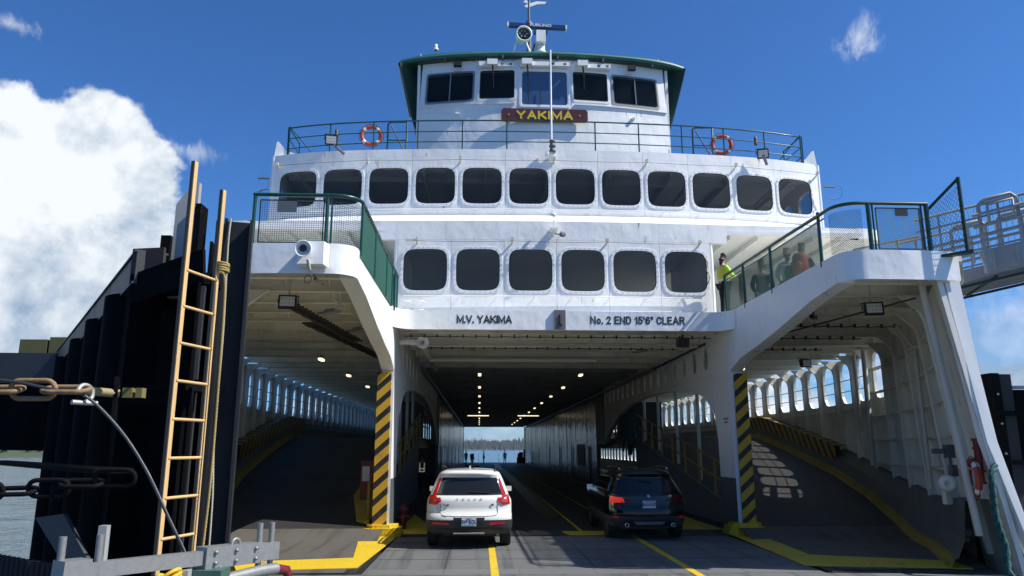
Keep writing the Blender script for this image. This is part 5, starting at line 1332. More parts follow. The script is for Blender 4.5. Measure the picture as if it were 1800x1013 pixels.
def figure(loc, rz, label, top, bottom, skin=(.42, .26, .18), hair=(.03, .02, .015), pose='stand', arms='down', h=1.72, hairlen=0, group=None, hat=None, extra=None):
    g = thing('person', loc, label, 'person', rz, group)
    k = h/1.72
    skm = mat('skin_%d' % int(skin[0]*100), skin, .5); tm = top if not isinstance(top, tuple) else mat('cloth_%02d%02d%02d' % tuple(int(c*99) for c in top), top, .8, grain=.25, gscale=30)
    bm = mat('cloth_%02d%02d%02d' % tuple(int(c*99) for c in bottom), bottom, .85, grain=.25, gscale=30); hm = mat('hair_%d%d' % (int(hair[0]*100), int(hair[1]*100)), hair, .6)
    V = []; E = []; Rr = []
    def v(p, r, par=None):
        V.append(Vector(p)*k); Rr.append(tuple(x*k for x in r) if isinstance(r, tuple) else r*k); i = len(V)-1
        if par is not None: E.append((par, i))
        return i
    # faces +y in local space
    hipz = .93
    if pose == 'sit': hipz = .50
    pel = v((0, 0, hipz), (.15, .11)); waist = v((0, 0, hipz+.15), (.135, .095), pel); chest = v((0, .0, hipz+.36), (.165, .11), waist)
    up = v((0, -.01, hipz+.49), (.13, .085), chest); neck = v((0, 0, hipz+.57), .052, up); nk2 = v((0, .01, hipz+.62), .052, neck)
    hd = v((0, .02, hipz+.68), (.070, .082), nk2); ht = v((0, .018, hipz+.745), (.066, .082), hd); hc = v((0, .01, hipz+.80), (.036, .046), ht)
    armpts = []; legpts = []
    for s in (-1, 1):
        sh = v((s*.175, -.005, hipz+.46), .058, up)
        if arms == 'down': el = (s*.24, .0, hipz+.19); wr = (s*.25, .07, hipz-.05); hn = (s*.25, .09, hipz-.13)
        elif arms == 'walk': el = (s*.23, s*.10, hipz+.19); wr = (s*.24, s*.20+.08, hipz-.02); hn = (s*.24, s*.24+.1, hipz-.09)
        elif arms == 'rail': el = (s*.24, .10, hipz+.22); wr = (s*.16, .30, hipz+.20); hn = (s*.13, .37, hipz+.20)
        elif arms == 'lap': el = (s*.24, .08, hipz+.22); wr = (s*.13, .28, hipz+.12); hn = (s*.08, .34, hipz+.11)
        e = v(el, .046, sh); w = v(wr, .030, e); q = v(hn, (.040, .018), w); armpts.append((sh, e, w, q))
        if pose == 'sit': kn = (s*.12, .44, hipz+.02); an = (s*.12, .44, .09); toe = (s*.13, .62, .05)
        elif pose == 'walk': kn = (s*.10, .06+s*.12, .50); an = (s*.10, s*.24-.02, .09+(.03 if s < 0 else 0)); toe = (s*.11, s*.24+.15, .045)
        else: kn = (s*.11, .02, .50); an = (s*.12, 0, .09); toe = (s*.14, .16, .045)
        hp = v((s*.095, 0, hipz-.05), .098, pel); n_ = v(kn, .062, hp); a = v(an, .042, n_); t = v(toe, (.042, .032), a); legpts.append((hp, n_, a, t))
    b = skin_mesh('body', V, E, Rr, skm, g, 2, 0)
    # five fingers per hand, merged in the body mesh object as its own continuous tubes
    fb = MB()
    for s, (sh, e, w, q) in zip((-1, 1), armpts):
        W_, Q = V[w], V[q]; d = (Q-W_).normalized(); side = Vector((0, 1, 0)) if abs(d.y) < .7 else Vector((1, 0, 0))
        side = (side-d*side.dot(d)).normalized(); pal = d.cross(side)
        for f_, (o_, L_) in enumerate(((-.027, .055), (-.009, .068), (.009, .064), (.026, .050))):
            p0 = Q+side*o_*k; p1 = p0+d*L_*.55*k; p2 = p1+(d*.7+pal*.6*s).normalized()*L_*.45*k
            fb.tube([p0-d*.02, p0, p1, p2], [.009*k, .009*k, .008*k, .006*k], 6)
        p0 = W_+(Q-W_)*.45-side*.022*k; fb.tube([p0, p0-side*.03*k+d*.02*k, p0-side*.035*k+d*.055*k], [.011*k, .010*k, .008*k], 6)
    fb.build('finger', skm, g, local=True)
    # face
    hp_ = V[hd]; f = MB()
    f.tube([hp_+Vector((0, .075, .035))*k, hp_+Vector((0, .098, .0))*k, hp_+Vector((0, .082, -.008))*k], [.007*k, .013*k, .010*k], 6)
    for s in (-1, 1): f.lathe([(0, -.012), (.014, -.008), (.018, 0), (.012, .006), (0, .008)], hp_+Vector((s*.078, 0, .01))*k, (s, -.3, 0), 8)
    f.build('nose_and_ears', skm, g, local=True)
    f = MB()
    for s in (-1, 1): f.lathe([(0, .004), (.008, .003), (.011, 0)], hp_+Vector((s*.03, .083, .035))*k, (0, 1, 0), 8)
    f.build('eyes', mat('eye_dark', (.03, .02, .02), .2), g, local=True)
    f = MB(); f.bar(hp_+Vector((-.022, .083, -.035))*k, hp_+Vector((.022, .083, -.035))*k, .01, .008); f.build('mouth', mat('lips', (.3, .1, .09), .5), g, local=True)
    # hair cap
    hv = [hp_+Vector((0, -.025, .02))*k, hp_+Vector((0, -.018, .085))*k, hp_+Vector((0, .012, .115))*k]; he = [(0, 1), (1, 2)]; hr = [(.066*k, .070*k), (.072*k, .084*k), (.034*k, .042*k)]
    if hairlen: hv.append(hp_+Vector((0, -.06, -.06))*k); he.append((0, 3)); hr.append((.07*k, .05*k)); hv.append(hp_+Vector((0, -.075, -.06-hairlen))*k); he.append((3, 4)); hr.append((.06*k if hairlen > .1 else .03, .03*k))
    skin_mesh('hair', hv, he, hr, hm, g, 2, 1)
    # clothes: torso and sleeves, trousers
    tv = [pel, waist, chest, up]; idx = {}; cv = []; ce = []; cr = []
    def add(i, dr, par=None):
        cv.append(V[i]); r = Rr[i]; cr.append(tuple(x+dr*k for x in r) if isinstance(r, tuple) else r+dr*k); j = len(cv)-1
        if par is not None: ce.append((par, j))
        return j
    j0 = add(pel, .022); j1 = add(waist, .022, j0); j2 = add(chest, .02, j1); j3 = add(up, .015, j2)
    cv.append(V[neck]-Vector((0, 0, .02))); cr.append(.058*k); ce.append((j3, len(cv)-1))
    for (sh, e, w, q) in armpts: a = add(sh, .016, j3); b_ = add(e, .014, a); c_ = add(w, .012, b_)
    skin_mesh('jacket', cv, ce, cr, tm, g, 2, 0)
    cv = []; ce = []; cr = []
    j0 = add(pel, .008)
    for (hp2, n_, a, t) in legpts: x = add(hp2, .012, j0); y = add(n_, .014, x); z = add(a, .014, y)
    skin_mesh('trousers', cv, ce, cr, bm, g, 2, 0)
    sh_ = MB()
    for (hp2, n_, a, t) in legpts:
        A_, T_ = V[a], V[t]; d = (T_-A_); d.z = 0; d.normalize()
        base = Vector((A_.x, A_.y, min(A_.z, .09)-.045)); sh_.bar(base-d*.07*k+Vector((0, 0, 0)), base+d*.20*k, .095*k, .075*k)
    sh_.build('shoes', BLACK, g, local=True)
    return g, k, hipz, V, armpts

def people():
    HV = mat('hi_vis_lime', (.45, .80, .03), .6); HVO = mat('hi_vis_amber', (.75, .62, .05), .6)
    # ferry worker at the rail, looking to the right
    g, k, hz, V, ar = figure((6.60, 19.35, ZP-.06), rad(-75), 'ferry worker in lime high-visibility jacket and ponytail at the green rail', HV, (.012, .014, .02), skin=(.50, .28, .20), hair=(.035, .02, .015), arms='rail', h=1.70, hairlen=.09)
    b = MB()
    for z in (hz+.08, hz+.30): b.lathe([(.168 if z > hz+.2 else .165, -.025), (.172 if z > hz+.2 else .168, .025)], (0, 0, z), n=24)
    o = b.build('reflective_band', WSTRIP, g, local=True); o.scale = (1.12, .80, 1)
    b = MB(); b.lathe([(.155, 0), (.19, .12), (.192, .32), (.13, .44)], (0, 0, hz+.02), n=24, smooth=True); o = b.build('vest', HVO, g, local=True); o.scale = (1.02, .74, 1)
    # passengers on the right wing deck
    figure((6.98, 17.6, ZP-.32), rad(-20), 'passenger in dark clothing sitting behind the green wire rail', (.012, .013, .014), (.015, .015, .018), pose='sit', arms='lap', hair=(.012, .010, .009), h=1.78)
    g, k, hz, V, ar = figure((7.35, 16.9, ZP-.16), rad(-10), 'passenger with light brown bob and grey and white top sitting behind the wire rail', mat('grey_marl', (.66, .67, .68), .8, dirt=.8, dirtcol=(.20, .20, .20), dscale=9), (.03, .03, .035), pose='sit', arms='lap', hair=(.16, .09, .045), h=1.72, hairlen=.10)
    b = MB(); b.prism([(-.11, hz+.05), (.11, hz+.05), (.12, hz+.26), (.08, hz+.38), (-.08, hz+.38), (-.12, hz+.26)], lambda a, z, d: (a, d, z), -.28, -.12); b.build('backpack', mat('dark_pack', (.03, .032, .035), .7), g, local=True)
    g, k, hz, V, ar = figure((7.30, 16.0, ZP-.06-.62), rad(-35), 'passenger in black coat carrying a large red backpack by the wire rail', (.012, .012, .014), (.02, .02, .025), pose='stand', arms='down', hair=(.02, .015, .012), h=1.68)
    b = MB(); rp = mat('red_pack', (.33, .025, .02), .65, grain=.3, gscale=20)
    b.lathe([(0, -.02), (.13, 0), (.165, .08), (.175, .25), (.165, .42), (.13, .50), (0, .53)], (0, -.24, hz+.02), n=16); b.lathe([(0, 0), (.07, .02), (.08, .16), (0, .2)], (0, -.42, hz+.12), n=10); b.build('backpack', rp, g, local=True)
    # the group at the far end of the car deck
    far = 'deck crew silhouetted at the open far end'
    figure((-1.75, 103, .004), rad(30), 'dark figure standing at the left wall of the far tunnel mouth', (.015, .015, .015), (.012, .012, .014), group=far)
    figure((.68, 105, .004), rad(80), 'silhouetted crew member standing in the middle of the far tunnel mouth', mat('crew_olive', (.10, .13, .04), .8), (.012, .012, .014), group=far)
    figure((3.62, 106, .004), rad(170), 'silhouetted crew member walking at the right of the far tunnel mouth', mat('crew_olive', (.10, .13, .04), .8), (.012, .012, .014), pose='walk', arms='walk', group=far)
    figure((-.25, 28.5, .004), rad(10), 'person with dark hair standing on the car deck beyond the white SUV roof', (.02, .02, .022), (.015, .015, .018), hair=(.015, .012, .01), h=1.80)
    g, k, hz, V, ar = figure((-2.85, 38.5, .004), rad(180), 'deck hand in dark clothes and pale reflective vest standing in the left doorway', (.012, .014, .012), (.012, .012, .014))
    b = MB()
    for s in (-1, 1): b.bar((s*.10, .145, hz+.02), (s*.12, .14, hz+.45), .05, .01, up=(0, 1, 0))
    b.bar((-.16, .15, hz+.16), (.16, .15, hz+.16), .05, .01, up=(0, 1, 0)); b.bar((-.16, .15, hz+.02), (.16, .15, hz+.02), .05, .01, up=(0, 1, 0)); b.build('reflective_tape', mat('tape_painted_glow', (.85, .86, .7), .4, emit=((1, .95, .7), .10)), g, local=True)  # tape given a faint glow in place of light it throws back
people()

def life_ring(loc, R_, r, rz, tilt, label, bands=True):
    g = thing('life_ring', loc, label, 'life ring', rz)
    ax = (0, -math.cos(tilt), math.sin(tilt))
    b = MB(); b.torus((0, 0, 0), R_, r, ax, 36, 12); b.build('ring', ORANGE, g, local=True)
    for k in range(4):
        a = math.pi/4+k*math.pi/2
        b = MB(); b.torus((0, 0, 0), R_, r*1.05, ax, 4, 12, a0=a-.16, a1=a+.16); b.build('band', WSTRIP if bands else BLACK, g, local=True)
    b = MB()
    for k in range(4):
        a0 = math.pi/4+k*math.pi/2; a1 = a0+math.pi/2
        q = Vector((0, 0, 1)).rotation_difference(Vector(ax).normalized())
        b.tube([q @ Vector(((R_+r*1.2+.02*math.sin(math.pi*t/6))*math.cos(a0+(a1-a0)*t/6), (R_+r*1.2+.02*math.sin(math.pi*t/6))*math.sin(a0+(a1-a0)*t/6), 0)) for t in range(7)], .007, 5)
    b.build('grab_line', BLACK, g, local=True)
    return g
def ferry_loose():
    life_ring((-3.42, 21.55, 11.55), .29, .062, 0, .0, 'orange life ring hung on the left end of the top deck rail')
    life_ring((7.62, 21.7, 11.52), .29, .062, -.15, .0, 'orange life ring hung on the right end of the top deck rail')
    life_ring((6.80, 18.55, 6.15), .33, .065, 1.25, .0, 'red life ring hung inside the wire rail beside the ferry worker', False)
    life_ring((8.86, 13.30, 1.58), .29, .06, 1.25, .0, 'red life ring hung on the inner hull side at the right bow')
    for x, rz in ((-4.48, 0), (8.64, 0)):
        b = MB(); b.lathe([(0, 0), (.05, .0), (.055, .04), (.04, .08), (.05, .2), (.035, .27), (0, .28)], (x, 21.5, 11.45), n=12)
        tag(b.build('rescue_light', mat('rescue_dark', (.10, .03, .02), .5)), 'small dark rescue light beside the %s top deck life ring' % ('left' if x < 0 else 'right'), 'rescue light')
    b = MB(); b.tube([(-2.0, 20.6, .01), (-2.0, 20.6, .45)], .09, 12)
    b.lathe([(.13, 0), (.14, .06), (.11, .12), (.05, .18), (0, .19)], (-2.0, 20.6, .45), n=14); b.tube([(-2.18, 20.6, .32), (-1.82, 20.6, .32)], .05, 10); b.tube([(-2, 20.6, .32), (-2, 20.42, .32)], .06, 10)
    tag(b.build('fire_hydrant', RED), 'small red fire hydrant beside the left striped post', 'hydrant')
    g = thing('fire_cabinet', (-3.0, 21.6, 0), 'red fire hose cabinet behind the yellow rail left of the striped post', 'cabinet')
    b = MB(); b.bx((-.3, -.15, .2), (.3, .15, 1.75)); b.build('cabinet_box', RED, g, local=True); b = MB(); b.bx((-.25, -.165, 1.2), (-.05, -.152, 1.6)); b.build('notice', WSTRIP, g, local=True)
    b = MB(); b.bx((.22, -.18, .9), (.26, -.152, 1.05)); b.build('handle', CHROME, g, local=True)
    # delineator post
    g = thing('delineator_post', (-4.05, 42.5, .0), 'orange and white marker post standing in the dark left lane', 'marker post')
    for k in range(5):
        b = MB(); b.lathe([(.075, .06+k*.22), (.075, .28+k*.22)], n=12); b.build('band', mat('delineator_orange', (.75, .16, .03), .5) if k % 2 == 0 else WSTRIP, g, local=True)
    b = MB(); b.lathe([(.22, 0), (.2, .05), (.08, .06)], n=14); b.build('base', RUBBER, g, local=True)
    # red standpipe hydrant on the right hull
    b = MB(); x, y = 8.93, 13.20
    b.tube([(x, y, 1.5), (x, y, 2.25)], .06, 12)
    for z in (1.5, 1.7, 2.1, 2.25): b.tube([(x, y, z-.02), (x, y, z+.02)], .085, 12)
    fp(b, 'red_hose_tube', RED)
    # teal hawsers
    teal = mat('teal_hawser', (.012, .085, .085), .8, grain=.5, gscale=30, bump=.02, bscale=25)
    b = MB(); R.seed(5)
    for k in range(11):
        x = 6.75+R.uniform(-.1, .15); y = 33.4+R.uniform(-1.4, .9)+k*.12; L = R.uniform(.9, 1.9)
        b.tube([(x, y, 3.65), (x+.05, y+.05, 3.65-L*.6), (x, y+.12, 3.65-L), (x-.04, y+.2, 3.65-L*.6), (x, y+.26, 3.65)], .05, 6)
    tag(b.build('mooring_hawser', teal), 'thick teal mooring rope looped over the rail above the black SUV', 'rope')
    def twist(pts, r, nm, m, label, cat='rope', strands=3, pitch=9.0, n=160):
        P_ = [Vector(p) for p in pts]; b = MB()
        # catmull resample
        def cr(t):
            t = min(max(t, 0), 1)*(len(P_)-1); i = min(int(t), len(P_)-2); u = t-i
            p0 = P_[max(i-1, 0)]; p1 = P_[i]; p2 = P_[i+1]; p3 = P_[min(i+2, len(P_)-1)]
            return .5*((2*p1)+(p2-p0)*u+(2*p0-5*p1+4*p2-p3)*u*u+(3*p1-p0-3*p2+p3)*u**3)
        C = [cr(i/n) for i in range(n+1)]
        L = 0; acc = [0]
        for a, c_ in zip(C, C[1:]): L += (c_-a).length; acc.append(L)
        for s_ in range(strands):
            pts_ = []
            for i, c_ in enumerate(C):
                t = (C[min(i+1, n)]-C[max(i-1, 0)]).normalized(); x = t.cross(Vector((.3, .9, .2))).normalized(); y = t.cross(x)
                a = acc[i]/(pitch*r)*2*math.pi+s_*2*math.pi/strands; pts_.append(c_+(x*math.cos(a)+y*math.sin(a))*r*.52)
            b.tube(pts_, r*.56, 6)
        return tag(b.build(nm, m), label, cat)
    global TWIST; TWIST = twist
    twist([(9.15, 13.1, 1.75), (9.0, 12.85, 1.85), (8.72, 12.6, 1.60), (8.66, 12.55, 1.0), (8.72, 12.5, .5), (8.66, 12.4, .1), (8.8, 12.2, .05)], .055, 'mooring_rope', teal, 'thick twisted teal rope draped over the right bow edge', n=220)
    # wheeled gear and posts near the far right arch
    g = thing('line_handling_gear', (5.5, 100, 0), 'cluttered red and dark machinery beside the far right arch', 'deck gear')
    b = MB(); b.bx((-.5, -.4, .1), (.6, .4, .9)); b.bx((-.2, -.3, .9), (.3, .3, 1.6)); b.build('frame', BLACK, g, local=True)
    b = MB(); b.lathe([(.3, -.3), (.34, -.3), (.34, .3), (.3, .3)], (-.1, 0, 1.1), (1, 0, 0), 16); b.build('drum', mat('rusty_red', (.2, .05, .03), .6), g, local=True)
    b = MB(); b.bx((.35, -.2, .9), (.6, .1, 1.9)); b.build('cabinet', RED, g, local=True)
    # gate chains/poles across far end
    for x in (-.05, 2.95): b = MB(); b.tube([(x, 112, 0), (x, 112, 1.3)], .03, 6); fp(b, 'net_post', PIPE)
    # parked cars along the sun-lit outer lane below the platform read as dark lumps
    R.seed(7)
ferry_loose()
# ------------------------------------------------------------ left wing wall of the berth
def dock_left():
    g = thing('wing_wall', (-3.4, 8, -2.9), 'dark steel wing wall on round piles left of the ferry bow', 'wing wall')
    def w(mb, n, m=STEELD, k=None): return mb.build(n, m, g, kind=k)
    A = Vector((-3.26, 7.25, 4.0)); B = Vector((-8.40, 15.3, 4.0)); D = (B-A); L = D.length; D.normalize(); N = Vector((D.y, -D.x, 0))  # N points to the right/front
    # cap beam: wide flange lying on its side
    b = MB(); c0 = A; c1 = B
    b.bar(c0+Vector((0, 0, -.16)), c1+Vector((0, 0, -.16)), .26, .30); b.bar(c0, c1, .30, .02); b.bar(c0+Vector((0, 0, -.32)), c1+Vector((0, 0, -.32)), .30, .02); w(b, 'cap_beam', BEAMG)
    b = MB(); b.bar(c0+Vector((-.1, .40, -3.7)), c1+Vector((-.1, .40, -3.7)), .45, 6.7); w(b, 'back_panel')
    b = MB(); b.box(A+Vector((-.02, -.02, -.145)), (.34, .03, .36), Matrix.Rotation(-.2, 3, 'Z')); w(b, 'end_plate', mat('rusty_plate', (.05, .03, .022), .6, rust=1.0, dirt=.4))
    # level arm continuing to the left
    b = MB(); b.bar(B+Vector((0, 0, -.35)), (-12.6, 15.8, 3.72), .5, .6); w(b, 'side_beam', BEAMG)
    b = MB(); b.bar(B+Vector((0, .1, -1.3)), (-12.8, 15.9, 2.75), .4, 1.3); w(b, 'side_beam')
    b = MB(); b.bx((-8.9, 15.6, 3.9), (-8.3, 16.1, 4.35)); w(b, 'timber_block', MATS['mossy_timber'])
    b = MB(); b.bx((-9.5, 15.6, 3.9), (-8.95, 16.1, 4.3)); w(b, 'timber_block', MATS['mossy_timber'])
    # round piles under the cap
    for i, (d, r) in enumerate(((.75, .42), (2.6, .42), (4.7, .42), (7.4, .42))):
        p = A+D*d; b = MB(); b.tube([(p.x-.03, p.y+.35, -3.2), (p.x-.03, p.y+.35, 3.70)], r, 28); w(b, 'round_pile')
    # second, inner row towards the ladder
    for (x, y, r, zt) in ((-3.12, 8.0, .36, 3.6),):
        b = MB(); b.tube([(x, y, -3.2), (x, y, zt)], r, 28); w(b, 'round_pile')
    # top plate reaching across to the ladder
    b = MB(); b.prism([(-3.42, 7.3), (-2.62, 6.95), (-2.50, 7.0), (-2.7, 7.9), (-3.4, 8.6)], lambda a, c, d: (a, c, d), 3.62, 3.66); b.bar((-3.42, 7.25, 3.62), (-2.55, 6.75, 3.76), .03, .30); w(b, 'top_plate')
    # lower walings
    b = MB(); b.bar((-3.35, 7.0, 2.62), (-2.5, 6.75, 2.62), .35, .05); b.bar((-3.35, 6.85, 2.55), (-2.5, 6.62, 2.55), .03, .14); w(b, 'ledge')
    b = MB(); b.bar((-2.95, 6.3, 1.92), (-6.5, 10.5, 1.92), .3, .04); w(b, 'waling')
    # fender panel: big black ribbed face
    b = MB(); b.bx((-3.02, 7.42, -3), (-2.62, 7.5, 3.5)); w(b, 'face_plate')
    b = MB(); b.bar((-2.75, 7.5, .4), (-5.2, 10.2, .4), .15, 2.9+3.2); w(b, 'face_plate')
    b = MB()
    for k in range(34): p = Vector((-2.45-.083*k, 6.3+.062*k, .0)); b.tube([p+Vector((0, 0, -.3)), p+Vector((0, 0, 1.05))], .04, 8)
    w(b, 'ribbed_fender', RUBBER)
    b = MB(); b.prism([(-3.9, 1.5), (-3.55, 1.55), (-2.7, .7), (-2.7, .5)], lambda a, z, d: (a, d+(a+2.7)*-.6, z), 6.25, 6.31); w(b, 'gusset', mat('gusset_grey', (.05, .052, .055), .6, rust=.4))
    # vertical H fenders beside the ladder
    def hpile(x, y, zt, wd, dp, rot, m=STEELD):
        q = Matrix.Rotation(rot, 3, 'Z'); b = MB(); zc = (zt-3)/2; H_ = zt+3
        b.box((x, y, zc), (wd, .025, H_), q)
        for s_ in (-1, 1): b.box(Vector((x, y, zc))+q @ Vector((s_*wd/2, 0, 0)), (.03, dp, H_), q)
        return w(b, 'fender_pile', m)
    bl = mat('fender_blue_black', (.012, .014, .019), .45, dirt=.3, dirtcol=(.06, .06, .06), streak=.35, spec=.2)
    hpile(-2.46, 7.35, 4.35, .24, .24, .25, bl); hpile(-2.70, 7.75, 4.45, .22, .22, .25, bl); hpile(-2.92, 8.2, 4.35, .2, .22, .2); hpile(-2.62, 7.05, 3.75, .12, .2, .3)
    hpile(-2.62, 6.85, 2.7, .05, .10, .3)
    b = MB(); b.bx((-2.66, 6.95, .6), (-2.60, 7.0, 3.6)); w(b, 'angle_strip', BEAMG)
    b = MB(); b.bar((-2.75, 6.9, 2.66), (-2.45, 6.85, 2.66), .02, .1); w(b, 'tie_plate')
    # guide plate and grey sleeve standing behind the ladder head
    b = MB(); b.prism([(-3.20, 3.6), (-2.98, 3.6), (-2.98, 4.85), (-3.06, 4.82), (-3.20, 4.6)], lambda a, z, d: (a, d, z), 7.55, 7.62); w(b, 'guide_plate', mat('sleeve_grey', (.30, .31, .31), .5, dirt=.3))
    b = MB(); b.bx((-3.30, 7.50, 3.5), (-3.2, 7.7, 4.25)); b.bx((-2.98, 7.5, 3.5), (-2.92, 7.7, 4.6)); w(b, 'guide_edge')
    # pin with bracket for the chain
    b = MB(); b.tube([(-3.25, 6.1, 2.56), (-2.98, 6.3, 2.54)], .035, 10); w(b, 'chain_pin', mat('pin_tan', (.32, .25, .12), .7, rust=.6, dirt=.4))
    b = MB(); b.box((-3.0, 6.3, 2.47), (.03, .10, .30), Matrix.Rotation(.3, 3, 'Z')); b.bar((-3.1, 6.5, 2.62), (-3.0, 6.28, 2.64), .04, .08); w(b, 'pin_bracket')
    for (x0, x1, y_) in ((-2.96, -2.88, 6.35), (-2.85, -2.80, 6.35)): b = MB(); b.bx((x0, y_-.04, 2.51), (x1, y_+.04, 2.59)); w(b, 'mossy_block', mat('mossy_steel', (.17, .15, .05), .85, dirt=.6, dirtcol=(.05, .05, .03), rust=.5))
    return g
MATS['mossy_timber'] = mat('mossy_timber_m', (.10, .10, .04), .9, dirt=.8, dirtcol=(.04, .04, .03))
dock_left()

def ladder():
    g = thing('ladder', (-2.41, 6.0, 0), 'tall tan painted steel ladder standing against the dark wing wall', 'ladder')
    p0 = Vector((-2.41, 6.0, 0)); p1 = Vector((-2.30, 6.40, 0)); d = (p1-p0).normalized(); q = Matrix.Rotation(math.atan2(d.y, d.x)-math.pi/2, 3, 'Z')
    for (p, zt, s_) in ((p0, 4.47, -1), (p1, 4.36, 1)):
        b = MB(); c = Vector((p.x, p.y, zt/2-.2)); H_ = zt+.4
        b.box(c, (.010, .044, H_), q)
        st = b.build('stringer', LADY, g)
        for e in (-1, 1): b = MB(); b.box(c+q @ Vector((-.019, e*.018, 0)), (.028, .008, H_), q); b.build('stringer_flange', LSHADE, st)
    zs = [1.12+.301*k for k in range(9)]
    for z in zs: b = MB(); b.tube([p0+Vector((0, 0, z)), p1+Vector((0, 0, z))], .0125, 8); b.build('rung', LADY, g)
    gold = mat('gold_rope', (.36, .26, .09), .85, grain=.4, gscale=60); pale = mat('pale_rope', (.40, .38, .28), .85, grain=.4, gscale=60); yel = mat('yellow_poly_rope', (.62, .36, .02), .6)
    # lashing
    b = MB()
    for k in range(4): b.torus((-2.27, 6.43, 3.62+.022*k), .052, .011, (.1*(k % 2), .05, 1), 20, 6)
    tag(b.build('rope_lashing', gold), 'turns of gold rope lashed round the far ladder stringer', 'rope')
    TWIST([(-2.25, 6.36, 3.60), (-2.21, 6.36, 3.45), (-2.2, 6.37, 2.6), (-2.2, 6.37, 1.8), (-2.22, 6.36, 1.0), (-2.2, 6.36, .2)], .0105, 'rope', gold, 'gold twisted rope hanging straight down beside the ladder', n=260)
    TWIST([(-2.50, 7.2, 4.35), (-2.5, 7.18, 4.05), (-2.47, 7.16, 3.2), (-2.47, 7.16, 2.2), (-2.42, 7.1, 1.6), (-2.40, 7.05, .8), (-2.41, 7.05, .3)], .0095, 'rope', pale, 'pale twisted rope hanging from the top of the fender piles', n=260)
    # wire rope to the chain shackle and down to the right
    wire = mat('wire_rope', (.085, .09, .095), .4, metal=.7, dirt=.5)
    TWIST([(-3.75, 5.5, 2.60), (-3.37, 5.5, 2.57), (-3.05, 5.5, 2.51), (-2.84, 5.5, 2.47), (-2.6, 5.55, 2.24), (-2.40, 5.6, 1.95), (-2.22, 5.65, 1.6), (-2.10, 5.7, 1.35), (-2.04, 5.7, 1.2)], .0115, 'wire_rope', wire, 'grey steel wire rope sagging from the chain shackle behind the ladder', strands=5, pitch=7, n=240)
    # heavy rusty chain
    g = thing('chain', (-3.9, 5.4, 2.6), 'heavy tan rusty chain running off to the left at shackle height', 'chain')
    ch = mat('rusty_chain', (.24, .15, .07), .7, rust=.8, dirt=.6, dirtcol=(.06, .05, .04), bump=.01, bscale=20, dscale=4)
    def link(c, d, roll, Lh=.165, Wd=.065, r=.0185, m=ch, par=None):
        d = Vector(d).normalized(); x = d.cross(Vector((0, 0, 1))).normalized(); y = x.cross(d); u = x*math.cos(roll)+y*math.sin(roll)
        pts = []
        for k in range(9): a = -math.pi/2+math.pi*k/8; pts.append(Vector(c)+d*(Lh-Wd)+d*Wd*math.cos(a)+u*Wd*math.sin(a))
        for k in range(9): a = math.pi/2+math.pi*k/8; pts.append(Vector(c)-d*(Lh-Wd)+d*Wd*math.cos(a)+u*Wd*math.sin(a))
        pts.append(pts[0]); b = MB(); b.tube(pts, r, 8, cap=False); return b.build('link', m, par)
    p = Vector((-2.86, 5.52, 2.515)); d = Vector((-1, .06, .0)).normalized()
    for k in range(7): link(p+d*(.13+.245*k), d, .35 if k % 2 == 0 else 1.75, par=g)
    b = MB(); b.torus((-2.86, 5.54, 2.49), .06, .016, (.9, -.4, .15), 18, 8, a0=-.4, a1=4.0); b.tube([(-2.90, 5.45, 2.42), (-2.80, 5.60, 2.42)], .018, 8)
    tag(b.build('shackle', mat('galv_shackle', (.42, .42, .40), .45, metal=.5, dirt=.5)), 'pale galvanised shackle joining the chain and the wire rope', 'shackle')
    g = thing('chain', (-3.6, 5.6, 1.8), 'dark heavy chain sagging low across the shaded wing wall', 'chain')
    dk = mat('dark_chain', (.005, .0055, .007), .8, spec=.1)
    for k in range(8):
        x = -2.75-.24*k; link((x, 5.9, 1.88-.10*math.sin(k*.42)), (-1, 0, -.04+.05*math.cos(k*.42)), .35 if k % 2 else 1.75, Lh=.15, Wd=.06, r=.018, m=dk, par=g)
    # yellow rope bundle on the barrier
    b = MB(); R.seed(11)
    for k in range(7): b.torus((-1.98+R.uniform(-.04, .04), 5.14+R.uniform(-.05, .05), 1.26+R.uniform(-.03, .03)), R.uniform(.035, .07), .013, (R.uniform(-1, 1), R.uniform(-.3, .3), R.uniform(-1, 1)), 16, 6)
    tag(b.build('rope_bundle', yel), 'bundle of knotted yellow rope tied to the galvanised barrier', 'rope')
    b = MB(); b.torus((-1.78, 5.42, 1.24), .05, .013, (.6, -.6, .3), 16, 6); b.torus((-1.77, 5.43, 1.23), .045, .013, (.8, -.3, .3), 16, 6)
    tag(b.build('rope_loop', yel), 'small yellow rope loop round the lower barrier pipe', 'rope')
ladder()

